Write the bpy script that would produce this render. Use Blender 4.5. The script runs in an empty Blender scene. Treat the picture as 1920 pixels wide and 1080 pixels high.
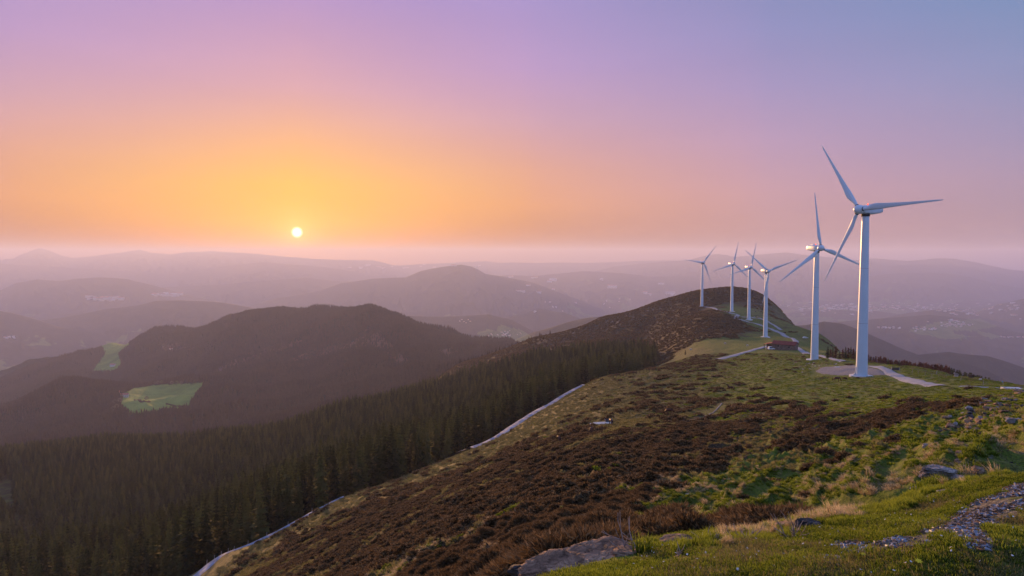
import bpy, math, random
import numpy as np
from math import radians, sin, cos, tan, atan2, pi
random.seed(7); RNG = np.random.default_rng(7)
SC = bpy.context.scene
COL = SC.collection

# ------------------------------------------------------------ camera
F = 1280.0                      # focal length in photo pixels (1920 wide)
EYE = 478.0                     # row of eye level in the photo
PITCH = math.atan((540 - EYE) / F)
cam_d = bpy.data.cameras.new('camera'); cam = bpy.data.objects.new('camera', cam_d); COL.objects.link(cam)
cam_d.sensor_width = 36; cam_d.lens = F / 1920 * 36
cam_d.clip_start = 0.1; cam_d.clip_end = 120000
cam.location = (0, 0, 0); cam.rotation_euler = (pi / 2 - PITCH, 0, 0)
SC.camera = cam

# ------------------------------------------------------------ sun, sky, exposure
SUN_AZ = math.atan((558 - 960) / F)          # left of the view axis
SUN_EL = radians(1.8)
SC.view_settings.view_transform = 'Standard'; SC.view_settings.look = 'None'
SC.view_settings.exposure = 1.15; SC.view_settings.gamma = 1
SC.cycles.use_denoising = True
SC.cycles.volume_bounces = 4
SC.cycles.max_bounces = 8; SC.cycles.diffuse_bounces = 2; SC.cycles.glossy_bounces = 2
SC.cycles.transparent_max_bounces = 8
SC.cycles.sample_clamp_indirect = 4

def lin(r, g, b):
    f = lambda c: ((c / 255) / 12.92) if c / 255 <= 0.04045 else (((c / 255) + 0.055) / 1.055) ** 2.4
    return (f(r), f(g), f(b), 1)

sun_d = bpy.data.lights.new('sun', 'SUN'); sun_o = bpy.data.objects.new('sun', sun_d); COL.objects.link(sun_o)
sun_d.energy = 3.6; sun_d.angle = radians(1.2); sun_d.color = (1.0, 0.52, 0.19)
sx, sy, sz = sin(SUN_AZ) * cos(SUN_EL), cos(SUN_AZ) * cos(SUN_EL), sin(SUN_EL)
from mathutils import Vector, Matrix, Euler
LAMP_EL = SUN_EL + radians(1.9)      # lamp raised above the visible disc to light valleys and slopes more evenly
sun_o.rotation_euler = Vector((sin(SUN_AZ) * cos(LAMP_EL), cos(SUN_AZ) * cos(LAMP_EL), sin(LAMP_EL))).to_track_quat('Z', 'Y').to_euler()

W = bpy.data.worlds.new('World'); SC.world = W; W.use_nodes = True
nt = W.node_tree; nt.nodes.clear()
def N(t, typ, **kw):
    n = t.nodes.new(typ)
    for k, v in kw.items():
        if k == 'inp':
            for a, b in v.items(): n.inputs[a].default_value = b
        else: setattr(n, k, v)
    return n
def L(t, a, b): t.links.new(a, b)
def mth(t, op, a, b=None, c=None, clamp=False):
    n = t.nodes.new('ShaderNodeMath'); n.operation = op; n.use_clamp = clamp
    for i, v in enumerate((a, b, c)):
        if v is None: continue
        if isinstance(v, (int, float)): n.inputs[i].default_value = v
        else: t.links.new(v, n.inputs[i])
    return n.outputs[0]
def ramp(t, fac, stops, interp='LINEAR'):
    n = t.nodes.new('ShaderNodeValToRGB'); cr = n.color_ramp; cr.interpolation = interp
    while len(cr.elements) < len(stops): cr.elements.new(0.5)
    for e, (p, c) in zip(cr.elements, stops):
        e.position = p; e.color = c if len(c) == 4 else (*c, 1)
    if fac is not None: t.links.new(fac, n.inputs[0])
    return n.outputs[0]
def mixc(t, fac, a, b, mode='MIX'):
    n = t.nodes.new('ShaderNodeMix'); n.data_type = 'RGBA'; n.blend_type = mode; n.clamp_factor = True
    for s, v in ((n.inputs[0], fac), (n.inputs[6], a), (n.inputs[7], b)):
        if isinstance(v, (int, float)): s.default_value = v
        elif isinstance(v, tuple): s.default_value = v if len(v) == 4 else (*v, 1)
        else: t.links.new(v, s)
    return n.outputs[2]
tc = N(nt, 'ShaderNodeTexCoord'); sp = N(nt, 'ShaderNodeSeparateXYZ'); L(nt, tc.outputs['Generated'], sp.inputs[0])
X, Y, Z = sp.outputs
el = mth(nt, 'DIVIDE', mth(nt, 'ARCSINE', mth(nt, 'MINIMUM', mth(nt, 'MAXIMUM', Z, 0.0), 1.0)), pi / 2)   # 0..1 = 0..90 deg
hl = mth(nt, 'MAXIMUM', mth(nt, 'SQRT', mth(nt, 'ADD', mth(nt, 'MULTIPLY', X, X), mth(nt, 'MULTIPLY', Y, Y))), 1e-4)
ca = mth(nt, 'DIVIDE', mth(nt, 'ADD', mth(nt, 'MULTIPLY', X, sin(SUN_AZ)), mth(nt, 'MULTIPLY', Y, cos(SUN_AZ))), hl)
azd = mth(nt, 'DIVIDE', mth(nt, 'ARCCOSINE', mth(nt, 'MINIMUM', mth(nt, 'MAXIMUM', ca, -1.0), 1.0)), radians(180))
def E(*s): return [(d / 90, lin(*c)) for d, c in s]
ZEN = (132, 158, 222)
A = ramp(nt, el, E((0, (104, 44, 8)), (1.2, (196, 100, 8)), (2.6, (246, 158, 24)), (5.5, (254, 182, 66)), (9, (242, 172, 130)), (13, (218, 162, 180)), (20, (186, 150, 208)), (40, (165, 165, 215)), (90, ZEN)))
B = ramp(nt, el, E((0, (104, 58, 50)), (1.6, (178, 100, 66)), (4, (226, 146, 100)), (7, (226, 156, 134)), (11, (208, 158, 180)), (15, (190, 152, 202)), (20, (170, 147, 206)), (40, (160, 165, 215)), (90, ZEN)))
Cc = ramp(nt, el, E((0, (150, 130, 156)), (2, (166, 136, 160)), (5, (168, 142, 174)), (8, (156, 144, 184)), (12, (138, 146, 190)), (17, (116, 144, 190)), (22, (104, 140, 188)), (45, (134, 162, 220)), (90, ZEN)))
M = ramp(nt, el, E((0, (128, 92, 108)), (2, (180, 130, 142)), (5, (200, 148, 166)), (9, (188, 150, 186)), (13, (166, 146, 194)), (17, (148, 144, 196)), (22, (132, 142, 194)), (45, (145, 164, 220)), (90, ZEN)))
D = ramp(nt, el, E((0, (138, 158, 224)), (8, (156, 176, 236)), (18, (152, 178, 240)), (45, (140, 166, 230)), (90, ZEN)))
def mr(v, a, b, s='SMOOTHSTEP'):
    n = N(nt, 'ShaderNodeMapRange', interpolation_type=s); L(nt, v, n.inputs[0])
    n.inputs[1].default_value = a; n.inputs[2].default_value = b; return n.outputs[0]
c = mixc(nt, mr(azd, 0 / 180, 20 / 180, 'LINEAR'), A, B)
c = mixc(nt, mr(azd, 18 / 180, 38 / 180, 'LINEAR'), c, M)
c = mixc(nt, mr(azd, 36 / 180, 56 / 180, 'LINEAR'), c, Cc)
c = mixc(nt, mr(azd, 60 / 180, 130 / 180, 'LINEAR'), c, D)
# aureole and disc of the setting sun
dt = N(nt, 'ShaderNodeVectorMath', operation='DOT_PRODUCT'); L(nt, tc.outputs['Generated'], dt.inputs[0]); dt.inputs[1].default_value = (sx, sy, sz)
ang = mth(nt, 'ARCCOSINE', mth(nt, 'MINIMUM', dt.outputs['Value'], 1.0))
gl = mth(nt, 'POWER', 2.718, mth(nt, 'DIVIDE', ang, -radians(5.0)))
c = mixc(nt, mth(nt, 'MULTIPLY', gl, 0.5), c, (1.0, 0.50, 0.06, 1))
g2 = mth(nt, 'POWER', 2.718, mth(nt, 'DIVIDE', ang, -radians(1.0)))
c = mixc(nt, mth(nt, 'MULTIPLY', g2, 0.95), c, (1.3, 0.75, 0.16, 1))
dn = N(nt, 'ShaderNodeMapRange', interpolation_type='SMOOTHSTEP'); L(nt, ang, dn.inputs[0])
dn.inputs[1].default_value = radians(0.50); dn.inputs[2].default_value = radians(0.20)
c = mixc(nt, dn.outputs[0], c, (3.0, 2.7, 1.7, 1))
nz = N(nt, 'ShaderNodeTexNoise', inp={'Scale': 3.0, 'Detail': 3.0}); mp = N(nt, 'ShaderNodeMapping'); mp.inputs['Scale'].default_value = (1, 1, 5)
L(nt, tc.outputs['Generated'], mp.inputs[0]); L(nt, mp.outputs[0], nz.inputs[0])
c = mixc(nt, 0.10, c, mixc(nt, nz.outputs[0], (0, 0, 0, 1), c, 'MIX'), 'MIX')
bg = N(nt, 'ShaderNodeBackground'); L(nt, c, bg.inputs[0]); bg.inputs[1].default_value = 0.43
# physical evening sky under the coloured bands
st = N(nt, 'ShaderNodeTexSky', sky_type='NISHITA', sun_disc=False, sun_elevation=SUN_EL, sun_rotation=SUN_AZ, altitude=1000)
bg2 = N(nt, 'ShaderNodeBackground'); L(nt, st.outputs[0], bg2.inputs[0]); bg2.inputs[1].default_value = 0.01
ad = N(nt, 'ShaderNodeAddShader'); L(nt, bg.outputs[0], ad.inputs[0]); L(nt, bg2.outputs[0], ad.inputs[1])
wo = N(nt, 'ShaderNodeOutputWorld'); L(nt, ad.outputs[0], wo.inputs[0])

# ------------------------------------------------------------ object helpers
def tag(o, label=None, cat=None, group=None, kind=None):
    if label: o['label'] = label
    if cat: o['category'] = cat
    if group: o['group'] = group
    if kind: o['kind'] = kind
    return o
def mesh_obj(name, verts, faces, mat=None, parent=None, smooth=True, loc=None):
    me = bpy.data.meshes.new(name); me.from_pydata([tuple(v) for v in verts], [], [tuple(f) for f in faces]); me.update()
    if smooth: me.polygons.foreach_set('use_smooth', [True] * len(me.polygons))
    if mat: me.materials.append(mat)
    o = bpy.data.objects.new(name, me); COL.objects.link(o)
    if parent: o.parent = parent
    if loc is not None: o.location = loc
    return o
def np_mesh(name, V, Q, mat=None, parent=None, smooth=True, n=4):
    me = bpy.data.meshes.new(name); V = np.ascontiguousarray(V, np.float32); Q = np.ascontiguousarray(Q, np.int32)
    me.vertices.add(len(V)); me.vertices.foreach_set('co', V.ravel())
    me.loops.add(Q.size); me.loops.foreach_set('vertex_index', Q.ravel())
    me.polygons.add(len(Q)); me.polygons.foreach_set('loop_start', np.arange(0, Q.size, n, dtype=np.int32))
    me.update(calc_edges=True)
    me.polygons.foreach_set('use_smooth', np.full(len(Q), smooth))
    if mat: me.materials.append(mat)
    o = bpy.data.objects.new(name, me); COL.objects.link(o)
    if parent: o.parent = parent
    return o
def attr(o, name, arr):
    a = o.data.attributes.new(name, 'FLOAT', 'POINT'); a.data.foreach_set('value', np.ascontiguousarray(arr, np.float32).ravel())
def empty(name, loc, rz=0):
    o = bpy.data.objects.new(name, None); COL.objects.link(o); o.location = loc; o.rotation_euler = (0, 0, rz)
    o.empty_display_size = 0.5; return o

# ------------------------------------------------------------ land form
def ray(px, py):
    cx = (px - 960) / F; cy = (540 - py) / F
    return np.array([cx, cos(PITCH) + cy * sin(PITCH), -sin(PITCH) + cy * cos(PITCH)])
def pt(px, py, Yw):
    d = ray(px, py); return d * (Yw / d[1])
_p = np.random.default_rng(11).permutation(512)
_perm = np.concatenate([_p, _p]).astype(np.int64)
_ga = np.random.default_rng(12).uniform(0, 2 * pi, 512); _gx, _gy = np.cos(_ga), np.sin(_ga)
def noise(x, y):
    xi = np.floor(x).astype(np.int64); yi = np.floor(y).astype(np.int64); xf = x - xi; yf = y - yi
    u = xf * xf * xf * (xf * (xf * 6 - 15) + 10); v = yf * yf * yf * (yf * (yf * 6 - 15) + 10)
    def g(i, j):
        h = _perm[(_perm[(xi + i) & 511] + yi + j) & 511]; return _gx[h] * (xf - i) + _gy[h] * (yf - j)
    a = g(0, 0); b = g(1, 0); c_ = g(0, 1); d = g(1, 1)
    return ((a + (b - a) * u) + ((c_ + (d - c_) * u) - (a + (b - a) * u)) * v) * 1.5
def fbm(x, y, o=4, g=0.5):
    s = 0; a = 1
    for i in range(o): s = s + a * noise(x + 17.3 * i, y - 9.1 * i); x = x * 2.03; y = y * 2.03; a *= g
    return s
def ridged(x, y, o=4):
    s = 0; a = 1; w = 1
    for i in range(o):
        n = 1 - np.abs(noise(x + 31.7 * i, y + 5.9 * i)) * 1.6; n = n * n; s = s + a * n * w; w = np.clip(n, 0, 1); x = x * 2.1; y = y * 2.1; a *= 0.5
    return s - 0.9
def sst(a, b, v):
    t = np.clip((v - a) / (b - a), 0, 1); return t * t * (3 - 2 * t)
AS = 3.0
class Field:
    """smooth surface through control points, in (azimuth, log distance)"""
    def __init__(s, pts, vals, a0, a1, l0, l1, na=330, nl=420, smooth=0.0):
        P = np.array(pts, float); P[:, 0] *= AS; n = len(P); V = np.array(vals, float)
        def K(D2): return 0.5 * D2 * np.log(D2 + 1e-12)
        D2 = ((P[:, None] - P[None]) ** 2).sum(-1); A_ = np.zeros((n + 3, n + 3)); A_[:n, :n] = K(D2) + smooth * np.eye(n)
        A_[:n, n] = 1; A_[:n, n + 1:] = P; A_[n:, :n] = A_[:n, n:].T
        w = np.linalg.solve(A_, np.concatenate([V, np.zeros(3)]))
        s.a = (a0, a1, na); s.l = (l0, l1, nl)
        ga, gl_ = np.meshgrid(np.linspace(a0, a1, na), np.linspace(l0, l1, nl), indexing='ij')
        G = np.stack([ga.ravel() * AS, gl_.ravel()], 1); out = np.zeros(len(G))
        for k in range(0, len(G), 20000):
            g = G[k:k + 20000]; out[k:k + 20000] = K(((g[:, None] - P[None]) ** 2).sum(-1)) @ w[:n] + w[n] + g @ w[n + 1:]
        s.g = out.reshape(na, nl)
    def __call__(s, az, l):
        a0, a1, na = s.a; l0, l1, nl = s.l
        u = np.clip((az - a0) / (a1 - a0) * (na - 1), 0, na - 1.001); v = np.clip((l - l0) / (l1 - l0) * (nl - 1), 0, nl - 1.001)
        i = u.astype(int); j = v.astype(int); u = u - i; v = v - j; g = s.g
        return (g[i, j] * (1 - u) + g[i + 1, j] * u) * (1 - v) + (g[i, j + 1] * (1 - u) + g[i + 1, j + 1] * u) * v
def polar(p): return (atan2(p[0], p[1]), math.log(math.hypot(p[0], p[1])))
NEAR = [  # photo column : (photo row, metres ahead)
 (-300, [(1300, 60), (1250, 120), (1200, 170), (1080, 300), (960, 500), (885, 760), (930, 950), (860, 1400), (860, 2200)]),
 (0, [(1350, 60), (1260, 110), (1200, 150), (1130, 210), (1080, 280), (1092, 340), (1030, 400), (960, 470), (910, 560), (872, 650), (862, 760), (900, 950), (860, 1400), (860, 2200)]),
 (200, [(1330, 40), (1230, 80), (1150, 140), (1120, 190), (1080, 230), (1040, 270), (1068, 322), (1018, 385), (950, 460), (900, 550), (860, 650), (838, 760), (862, 950), (850, 1400), (850, 2200)]),
 (420, [(1300, 25), (1180, 55), (1110, 95), (1080, 120), (1041, 145), (1052, 160), (1030, 200), (1000, 250), (965, 300), (990, 345), (978, 388), (925, 440), (890, 500), (850, 600), (830, 720), (852, 950), (850, 1400), (850, 2200)]),
 (640, [(1250, 14), (1130, 32), (1080, 50), (1030, 75), (980, 115), (935, 168), (945, 185), (930, 230), (900, 300), (862, 380), (868, 430), (848, 475), (803, 560), (780, 660), (810, 850), (830, 1100), (850, 2200)]),
 (860, [(1180, 6), (1110, 11), (1080, 17), (1030, 30), (970, 50), (920, 85), (880, 140), (853, 205), (858, 225), (850, 280), (830, 350), (790, 460), (745, 600), (716, 720), (708, 850), (683, 1000), (790, 1300), (850, 2200)]),
 (1000, [(1200, 3), (1070, 5.0), (1050, 11), (1010, 20), (960, 34), (900, 60), (850, 100), (810, 165), (790, 215), (776, 258), (778, 275), (775, 320), (755, 400), (728, 500), (692, 640), (668, 760), (650, 880), (634, 1000), (760, 1300), (850, 2200)]),
 (1130, [(1200, 2.9), (1090, 4.0), (1040, 5.3), (1010, 12), (970, 21), (920, 35), (870, 57), (820, 95), (780, 145), (740, 220), (708, 310), (716, 350), (724, 420), (702, 520), (670, 650), (640, 780), (612, 920), (594, 1010), (720, 1300), (850, 2200)]),
 (1230, [(1200, 2.9), (1080, 3.9), (1025, 5.3), (1005, 10), (970, 18), (930, 28), (880, 48), (840, 72), (800, 105), (760, 155), (720, 240), (690, 360), (691, 430), (672, 560), (640, 680), (600, 850), (566, 1010), (680, 1300), (830, 2200)]),
 (1300, [(1200, 2.8), (1080, 3.7), (1014, 5.4), (1000, 10), (950, 22), (900, 38), (850, 62), (800, 100), (750, 165), (700, 270), (668, 400), (644, 510), (620, 600), (600, 690), (574, 850), (548, 1030), (660, 1300), (830, 2200)]),
 (1372, [(1200, 2.8), (1080, 3.6), (1014, 5.4), (1000, 9), (960, 18), (920, 30), (880, 46), (840, 66), (800, 98), (750, 160), (700, 260), (670, 370), (645, 480), (625, 560), (605, 650), (584, 752), (565, 880), (541, 1050), (640, 1300), (830, 2200)]),
 (1435, [(632, 560), (600, 700), (575, 860), (558, 1000), (680, 1300)]),
 (1470, [(1200, 2.8), (1080, 3.5), (1030, 4.5), (998, 5.7), (975, 10), (950, 16), (920, 24), (880, 38), (840, 58), (800, 85), (750, 140), (700, 235), (675, 320), (660, 405), (640, 510), (620, 630), (602, 780), (588, 900), (700, 1300), (850, 2200)]),
 (1540, [(1200, 2.8), (1080, 3.4), (975, 6.0), (950, 12), (900, 28), (850, 48), (800, 80), (750, 132), (700, 235), (684, 285), (675, 322), (666, 380), (656, 450), (643, 560), (631, 660), (720, 1000), (850, 2200)]),
 (1614, [(1200, 2.8), (1080, 3.3), (1020, 4.4), (965, 6.3), (945, 10), (920, 17), (890, 27), (850, 43), (800, 75), (750, 125), (706, 215), (692, 245), (684, 275), (676, 320), (670, 400), (700, 600), (800, 1000), (880, 2200)]),
 (1680, [(1200, 2.8), (1080, 3.2), (1000, 4.5), (948, 6.6), (925, 10), (890, 18), (850, 30), (800, 58), (750, 105), (712, 190), (690, 250), (685, 285), (720, 400), (790, 700), (880, 2200)]),
 (1750, [(1200, 2.8), (1080, 3.1), (1000, 4.3), (930, 6.6), (905, 9), (880, 14), (850, 22), (820, 34), (780, 60), (750, 95), (725, 150), (702, 225), (694, 265), (740, 400), (800, 700), (900, 2200)]),
 (1850, [(1200, 2.7), (1080, 3.0), (1000, 4.1), (920, 5.8), (888, 7.4), (860, 12), (830, 20), (800, 32), (770, 50), (745, 90), (728, 140), (713, 205), (760, 320), (830, 600), (900, 2200)]),
 (1920, [(1200, 2.7), (1080, 3.0), (1000, 4.0), (930, 5.2), (862, 7.4), (835, 11), (800, 20), (770, 35), (748, 60), (735, 95), (726, 150), (790, 280), (860, 600), (900, 2200)]),
 (2250, [(1250, 3), (1000, 4.5), (900, 7), (820, 15), (770, 40), (745, 100), (800, 250), (860, 600), (900, 2200)]),
 (2900, [(1400, 3), (1000, 6), (850, 15), (790, 40), (770, 100), (830, 250), (900, 600)]),
 (-1000, [(1700, 25), (1500, 60), (1350, 120), (1150, 300), (1000, 600), (950, 1000), (900, 2200)]),
]
MID = [
 (-300, [(900, 1100), (820, 1400), (765, 1800), (745, 2500), (700, 3400), (730, 4200)]),
 (0, [(850, 1150), (815, 1400), (780, 1600), (752, 1850), (775, 2200), (735, 2500), (700, 2900), (658, 3400), (690, 4200)]),
 (100, [(850, 1150), (800, 1350), (760, 1600), (716, 1850), (745, 2150), (712, 2450), (680, 2900), (642, 3400), (670, 4200)]),
 (200, [(845, 1150), (800, 1350), (760, 1550), (708, 1850), (730, 2200), (695, 2650), (665, 2950), (640, 3300), (665, 4200)]),
 (300, [(850, 1050), (805, 1300), (775, 1480), (745, 1650), (719, 1830), (712, 1880), (728, 2150), (690, 2350), (650, 2700), (616, 2950), (650, 3600), (690, 4400)]),
 (265, [(712, 2200), (668, 2600), (633, 2950)]),
 (400, [(850, 1050), (790, 1300), (750, 1550), (716, 1850), (690, 2100), (650, 2450), (608, 2850), (640, 3500), (680, 4400)]),
 (460, [(583, 2850)]),
 (520, [(800, 1150), (760, 1450), (720, 1750), (680, 2100), (640, 2400), (600, 2650), (571, 2850), (600, 3300), (660, 4200)]),
 (600, [(574, 2750)]),
 (640, [(770, 1200), (730, 1500), (690, 1800), (650, 2100), (610, 2350), (572, 2600), (610, 3100), (680, 4200)]),
 (690, [(760, 1200), (700, 1600), (650, 1950), (600, 2280), (570, 2500), (620, 3100)]),
 (760, [(750, 1200), (720, 1400), (680, 1700), (640, 2000), (597, 2350), (640, 2900), (720, 3900)]),
 (830, [(730, 1150), (700, 1400), (670, 1700), (640, 2050), (613, 2400), (660, 2900), (740, 3800)]),
 (900, [(700, 1300), (672, 1800), (635, 2450), (700, 3000), (760, 3900)]),
 (985, [(720, 1300), (690, 1800), (651, 2500), (720, 3000), (760, 3900)]),
 (1060, [(780, 1300), (740, 1900), (700, 2500), (760, 3500)]),
 (1300, [(900, 1300), (800, 2200), (760, 3500)]),
 (1600, [(950, 1300), (800, 2200), (750, 3500)]),
 (2000, [(950, 1300), (820, 2200), (750, 3500)]),
 (2600, [(950, 1300), (820, 2200), (750, 3500)]),
]
def mkfield(T, l0, l1):
    P, V = [], []
    for px, rows in T:
        for py, Yw in rows:
            q = pt(px, py, Yw); P.append(polar(q)); V.append(q[2] / math.hypot(q[0], q[1]))
    return Field(P, V, -1.1, 1.1, l0, l1)
f_near = mkfield(NEAR, math.log(2.9), math.log(2300)); f_mid = mkfield(MID, math.log(900), math.log(4600))
# far ridges: crest as (photo column, photo row), distance, front slope, back slope, gully depth
RIDGES = [
 ([(-500, 600), (-200, 592), (0, 583), (30, 589), (70, 600), (120, 615)], 4700, .22, .3, 40),
 ([(-100, 610), (60, 603), (150, 590), (200, 580), (260, 572), (290, 565), (340, 563), (400, 566), (470, 578), (540, 590), (640, 600)], 5400, .20, .25, 55),
 ([(90, 596), (150, 585), (170, 588), (230, 596)], 6400, .2, .25, 40),
 ([(-400, 540), (-150, 548), (0, 545), (30, 530), (70, 524), (110, 527), (150, 522), (190, 520), (240, 524), (290, 535), (360, 556)], 8200, .20, .25, 70),
 ([(-600, 500), (-200, 492), (0, 494), (90, 500), (200, 506), (330, 515), (400, 501), (440, 497), (495, 491), (540, 495), (600, 500), (660, 508)], 13000, .16, .2, 90),
 ([(300, 540), (400, 534), (490, 527), (570, 520), (620, 526), (700, 530), (740, 540)], 10200, .16, .2, 70),
 ([(-900, 470), (-300, 482), (-60, 474), (0, 478), (30, 477), (55, 468), (73, 464), (90, 468), (112, 476), (135, 482), (180, 479), (230, 473), (262, 468), (285, 474), (320, 477), (345, 473), (400, 471), (470, 475), (520, 480), (600, 486), (700, 488)], 16500, .12, .2, 120),
 ([(520, 560), (600, 545), (640, 531), (700, 523), (760, 520), (790, 508), (830, 500), (865, 496), (890, 502), (910, 514), (940, 518), (1000, 530), (1040, 545), (1090, 565), (1140, 590)], 8000, .24, .3, 90),
 ([(700, 600), (760, 592), (830, 596), (870, 592), (915, 588), (960, 600), (1000, 622), (1030, 650)], 4300, .3, .35, 40),
 ([(900, 612), (950, 596), (1010, 580), (1060, 587), (1090, 598), (1130, 620)], 5400, .3, .3, 40),
 ([(940, 650), (1000, 624), (1050, 609), (1105, 595), (1160, 590), (1250, 600)], 3500, .3, .3, 30),
 ([(640, 500), (760, 497), (820, 494), (880, 491), (910, 490), (935, 493), (960, 492), (1000, 493), (1050, 492), (1100, 493), (1160, 491), (1200, 489), (1240, 488), (1330, 488), (1500, 492), (1700, 498)], 17000, .12, .2, 90),
 ([(900, 520), (960, 516), (1000, 517), (1060, 512), (1090, 509), (1130, 510), (1170, 512), (1220, 519), (1280, 517), (1350, 522), (1430, 530)], 11000, .16, .2, 80),
 ([(1150, 500), (1240, 491), (1290, 488), (1320, 480), (1345, 476), (1365, 479), (1380, 482), (1410, 478), (1440, 476), (1475, 473), (1500, 477), (1530, 480), (1560, 483), (1600, 488), (1640, 484), (1660, 486), (1700, 489), (1730, 487), (1757, 484), (1790, 485), (1830, 492), (1860, 499), (1890, 505), (1920, 508), (2050, 512), (2400, 505)], 14000, .16, .2, 120),
 ([(1450, 540), (1560, 530), (1620, 519), (1660, 514), (1700, 511), (1757, 511), (1790, 514), (1830, 522), (1860, 530), (1900, 538), (2000, 548)], 11300, .22, .2, 100),
 ([(1560, 508), (1640, 500), (1720, 495), (1800, 500), (1870, 512), (1920, 524), (2100, 535)], 12900, .2, .2, 90),
 ([(1500, 585), (1560, 578), (1640, 583), (1700, 590)], 7200, .2, .3, 30),
 ([(1620, 604), (1680, 592), (1750, 581), (1800, 584), (1850, 598), (1900, 608)], 5900, .18, .25, 40),
 ([(1500, 612), (1600, 600), (1680, 596), (1740, 590), (1800, 596), (1850, 608), (1900, 622), (1960, 632)], 4900, .13, .25, 40),
 ([(1780, 600), (1830, 588), (1870, 572), (1920, 560), (2000, 550), (2200, 545)], 6600, .2, .25, 50),
 ([(1460, 612), (1510, 609), (1545, 603), (1580, 609), (1640, 632), (1700, 655), (1800, 690), (1900, 720)], 3300, .3, .35, 35),
 ([(1700, 672), (1780, 660), (1850, 668), (1920, 690)], 2900, .2, .3, 35),
]
RG = []
RIDGES = [(c_, R * (1.4 if R > 4000 else 1.15), a_, b_, am * (1.3 if R > 4000 else 1.1)) for c_, R, a_, b_, am in RIDGES]
for crest, R, fs, bs, am in RIDGES:
    q = np.array([[*polar(pt(a, b, R)), pt(a, b, R)[2]] for a, b in crest]); RG.append((q[:, 0], np.exp(q[:, 1]), q[:, 2], fs, bs, am, R))
FLOOR = -950.0
def paths_dist(x, y): return None
def H(x, y, detail=True):
    x = np.asarray(x, float); y = np.asarray(y, float)
    r = np.hypot(x, y) + 1e-6; az = np.arctan2(x, y); l = np.log(r)
    azc = np.clip(az, -1.08, 1.08)
    rr = np.maximum(r, 3.2)
    zn = f_near(azc, np.log(rr)) * rr
    zn = np.where(r < 3.2, -1.62 + (zn + 1.62) * (r / 3.2), zn)
    back = sst(1.1, 2.2, np.abs(az)); zn = zn * (1 - back) + back * (-1.62 - 0.06 * np.minimum(r, 80))
    if detail:
        u = 0.53 * x + 0.85 * y; v = 0.85 * x - 0.53 * y
        hm = sst(7, 12, r) * (1 - sst(350, 900, r) * .6)
        zn = zn + hm * (0.50 * ridged(u / 8 + 2, v / 2.3, 3) * (1 - sst(60, 140, r)) + 0.35 * sst(30, 90, r) * fbm(u / 22, v / 7, 3) + 0.22 * fbm(x / 3.1, y / 3.1, 3) * (1 - sst(70, 200, r)))
        zn = zn + 0.05 * fbm(x / .8, y / .8, 3) * (1 - sst(20, 45, r)) * sst(0.5, 2, r)
        big = sst(350, 900, r); zn = zn + big * (7 * fbm(x / 90, y / 90, 4) * np.clip((1050 - r) / 500, 0.05, 1))
    z = np.where(r < 2200, zn, -2000.0)
    m = (r > 1000) & (r < 4600)
    if m.any():
        rm = r[m]; am = azc[m]; zm = f_mid(am, np.log(rm)) * rm
        zm = zm - np.maximum(0, 1150 - rm) * 0.8
        k = sst(3700, 4600, rm); zm = zm * (1 - k) + (FLOOR + 100) * k
        if detail: zm = zm + (26 * ridged(x[m] / 420, y[m] / 380, 5) * sst(1150, 1500, rm) * np.where(am < 0.02, 0.75, 1) - 8)
        z[m] = np.maximum(z[m], zm)
    m = r > 1500
    if m.any():
        xm = x[m]; ym = y[m]; rm = r[m]; am = az[m]; zf = np.full(rm.shape, FLOOR)
        wx = fbm(xm / 2600, ym / 2600, 3); gu = ridged(xm / 900 + wx, ym / 900 - wx, 5); g2 = fbm(xm / 300, ym / 300, 4)
        zf = zf + 45 * fbm(xm / 1500, ym / 1500, 4) + 20 * np.abs(g2)
        for ca_, cr_, cz_, fs, bs, amp, R in RG:
            Rr = np.interp(am, ca_, cr_) * (1 + 0.03 * noise(am * 14 + R, rm * 0)); zc = np.interp(am, ca_, cz_)
            out = np.maximum(0, np.maximum(ca_[0] - am, am - ca_[-1])) * R
            d = rm - Rr; w = 0.018 * R; dd = np.sqrt(d * d + w * w) - w
            s = zc - dd * np.where(d < 0, fs, bs) - out * 0.25
            s = s + amp * (gu * 1.25 + 0.45 * g2) * sst(0, 0.16 * R, np.abs(d))
            s = s + amp * 0.035 * g2
            zf = np.maximum(zf, s)
        z[m] = np.maximum(z[m], zf)
    return z
def H1(x, y): return float(H(np.array([x]), np.array([y]))[0])
def project(x, y, z):
    yc = y * cos(PITCH) - z * sin(PITCH); zc = y * sin(PITCH) + z * cos(PITCH)
    yc = np.where(yc > 0.01, yc, 0.01); return 960 + F * x / yc, 540 - F * zc / yc
def hit(px, py, r0=2.5, r1=27000):
    """first point of the land seen along a direction"""
    d = ray(px, py); n = 1400; t = np.exp(np.linspace(math.log(r0), math.log(r1), n))
    P = d[None] * t[:, None]; h = H(P[:, 0], P[:, 1]); k = np.nonzero(P[:, 2] < h)[0]
    if not len(k): return None
    k = k[0]; a, b = (t[k - 1] if k else t[0]), t[k]
    for _ in range(3):
        tt = np.linspace(a, b, 12); P = d[None] * tt[:, None]; h = H(P[:, 0], P[:, 1]); kk = np.nonzero(P[:, 2] < h)[0]; j = kk[0] if len(kk) else 11
        a, b = tt[max(j - 1, 0)], tt[j]
    p = d * b; return np.array([p[0], p[1], H1(p[0], p[1])])
def inpoly(px, py, poly):
    ins = np.zeros(np.shape(px), bool); n = len(poly)
    for i in range(n):
        x1, y1 = poly[i]; x2, y2 = poly[(i + 1) % n]
        if y1 == y2: continue
        c_ = ((y1 > py) != (y2 > py)) & (px < (x2 - x1) * (py - y1) / (y2 - y1) + x1); ins ^= c_
    return ins
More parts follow.
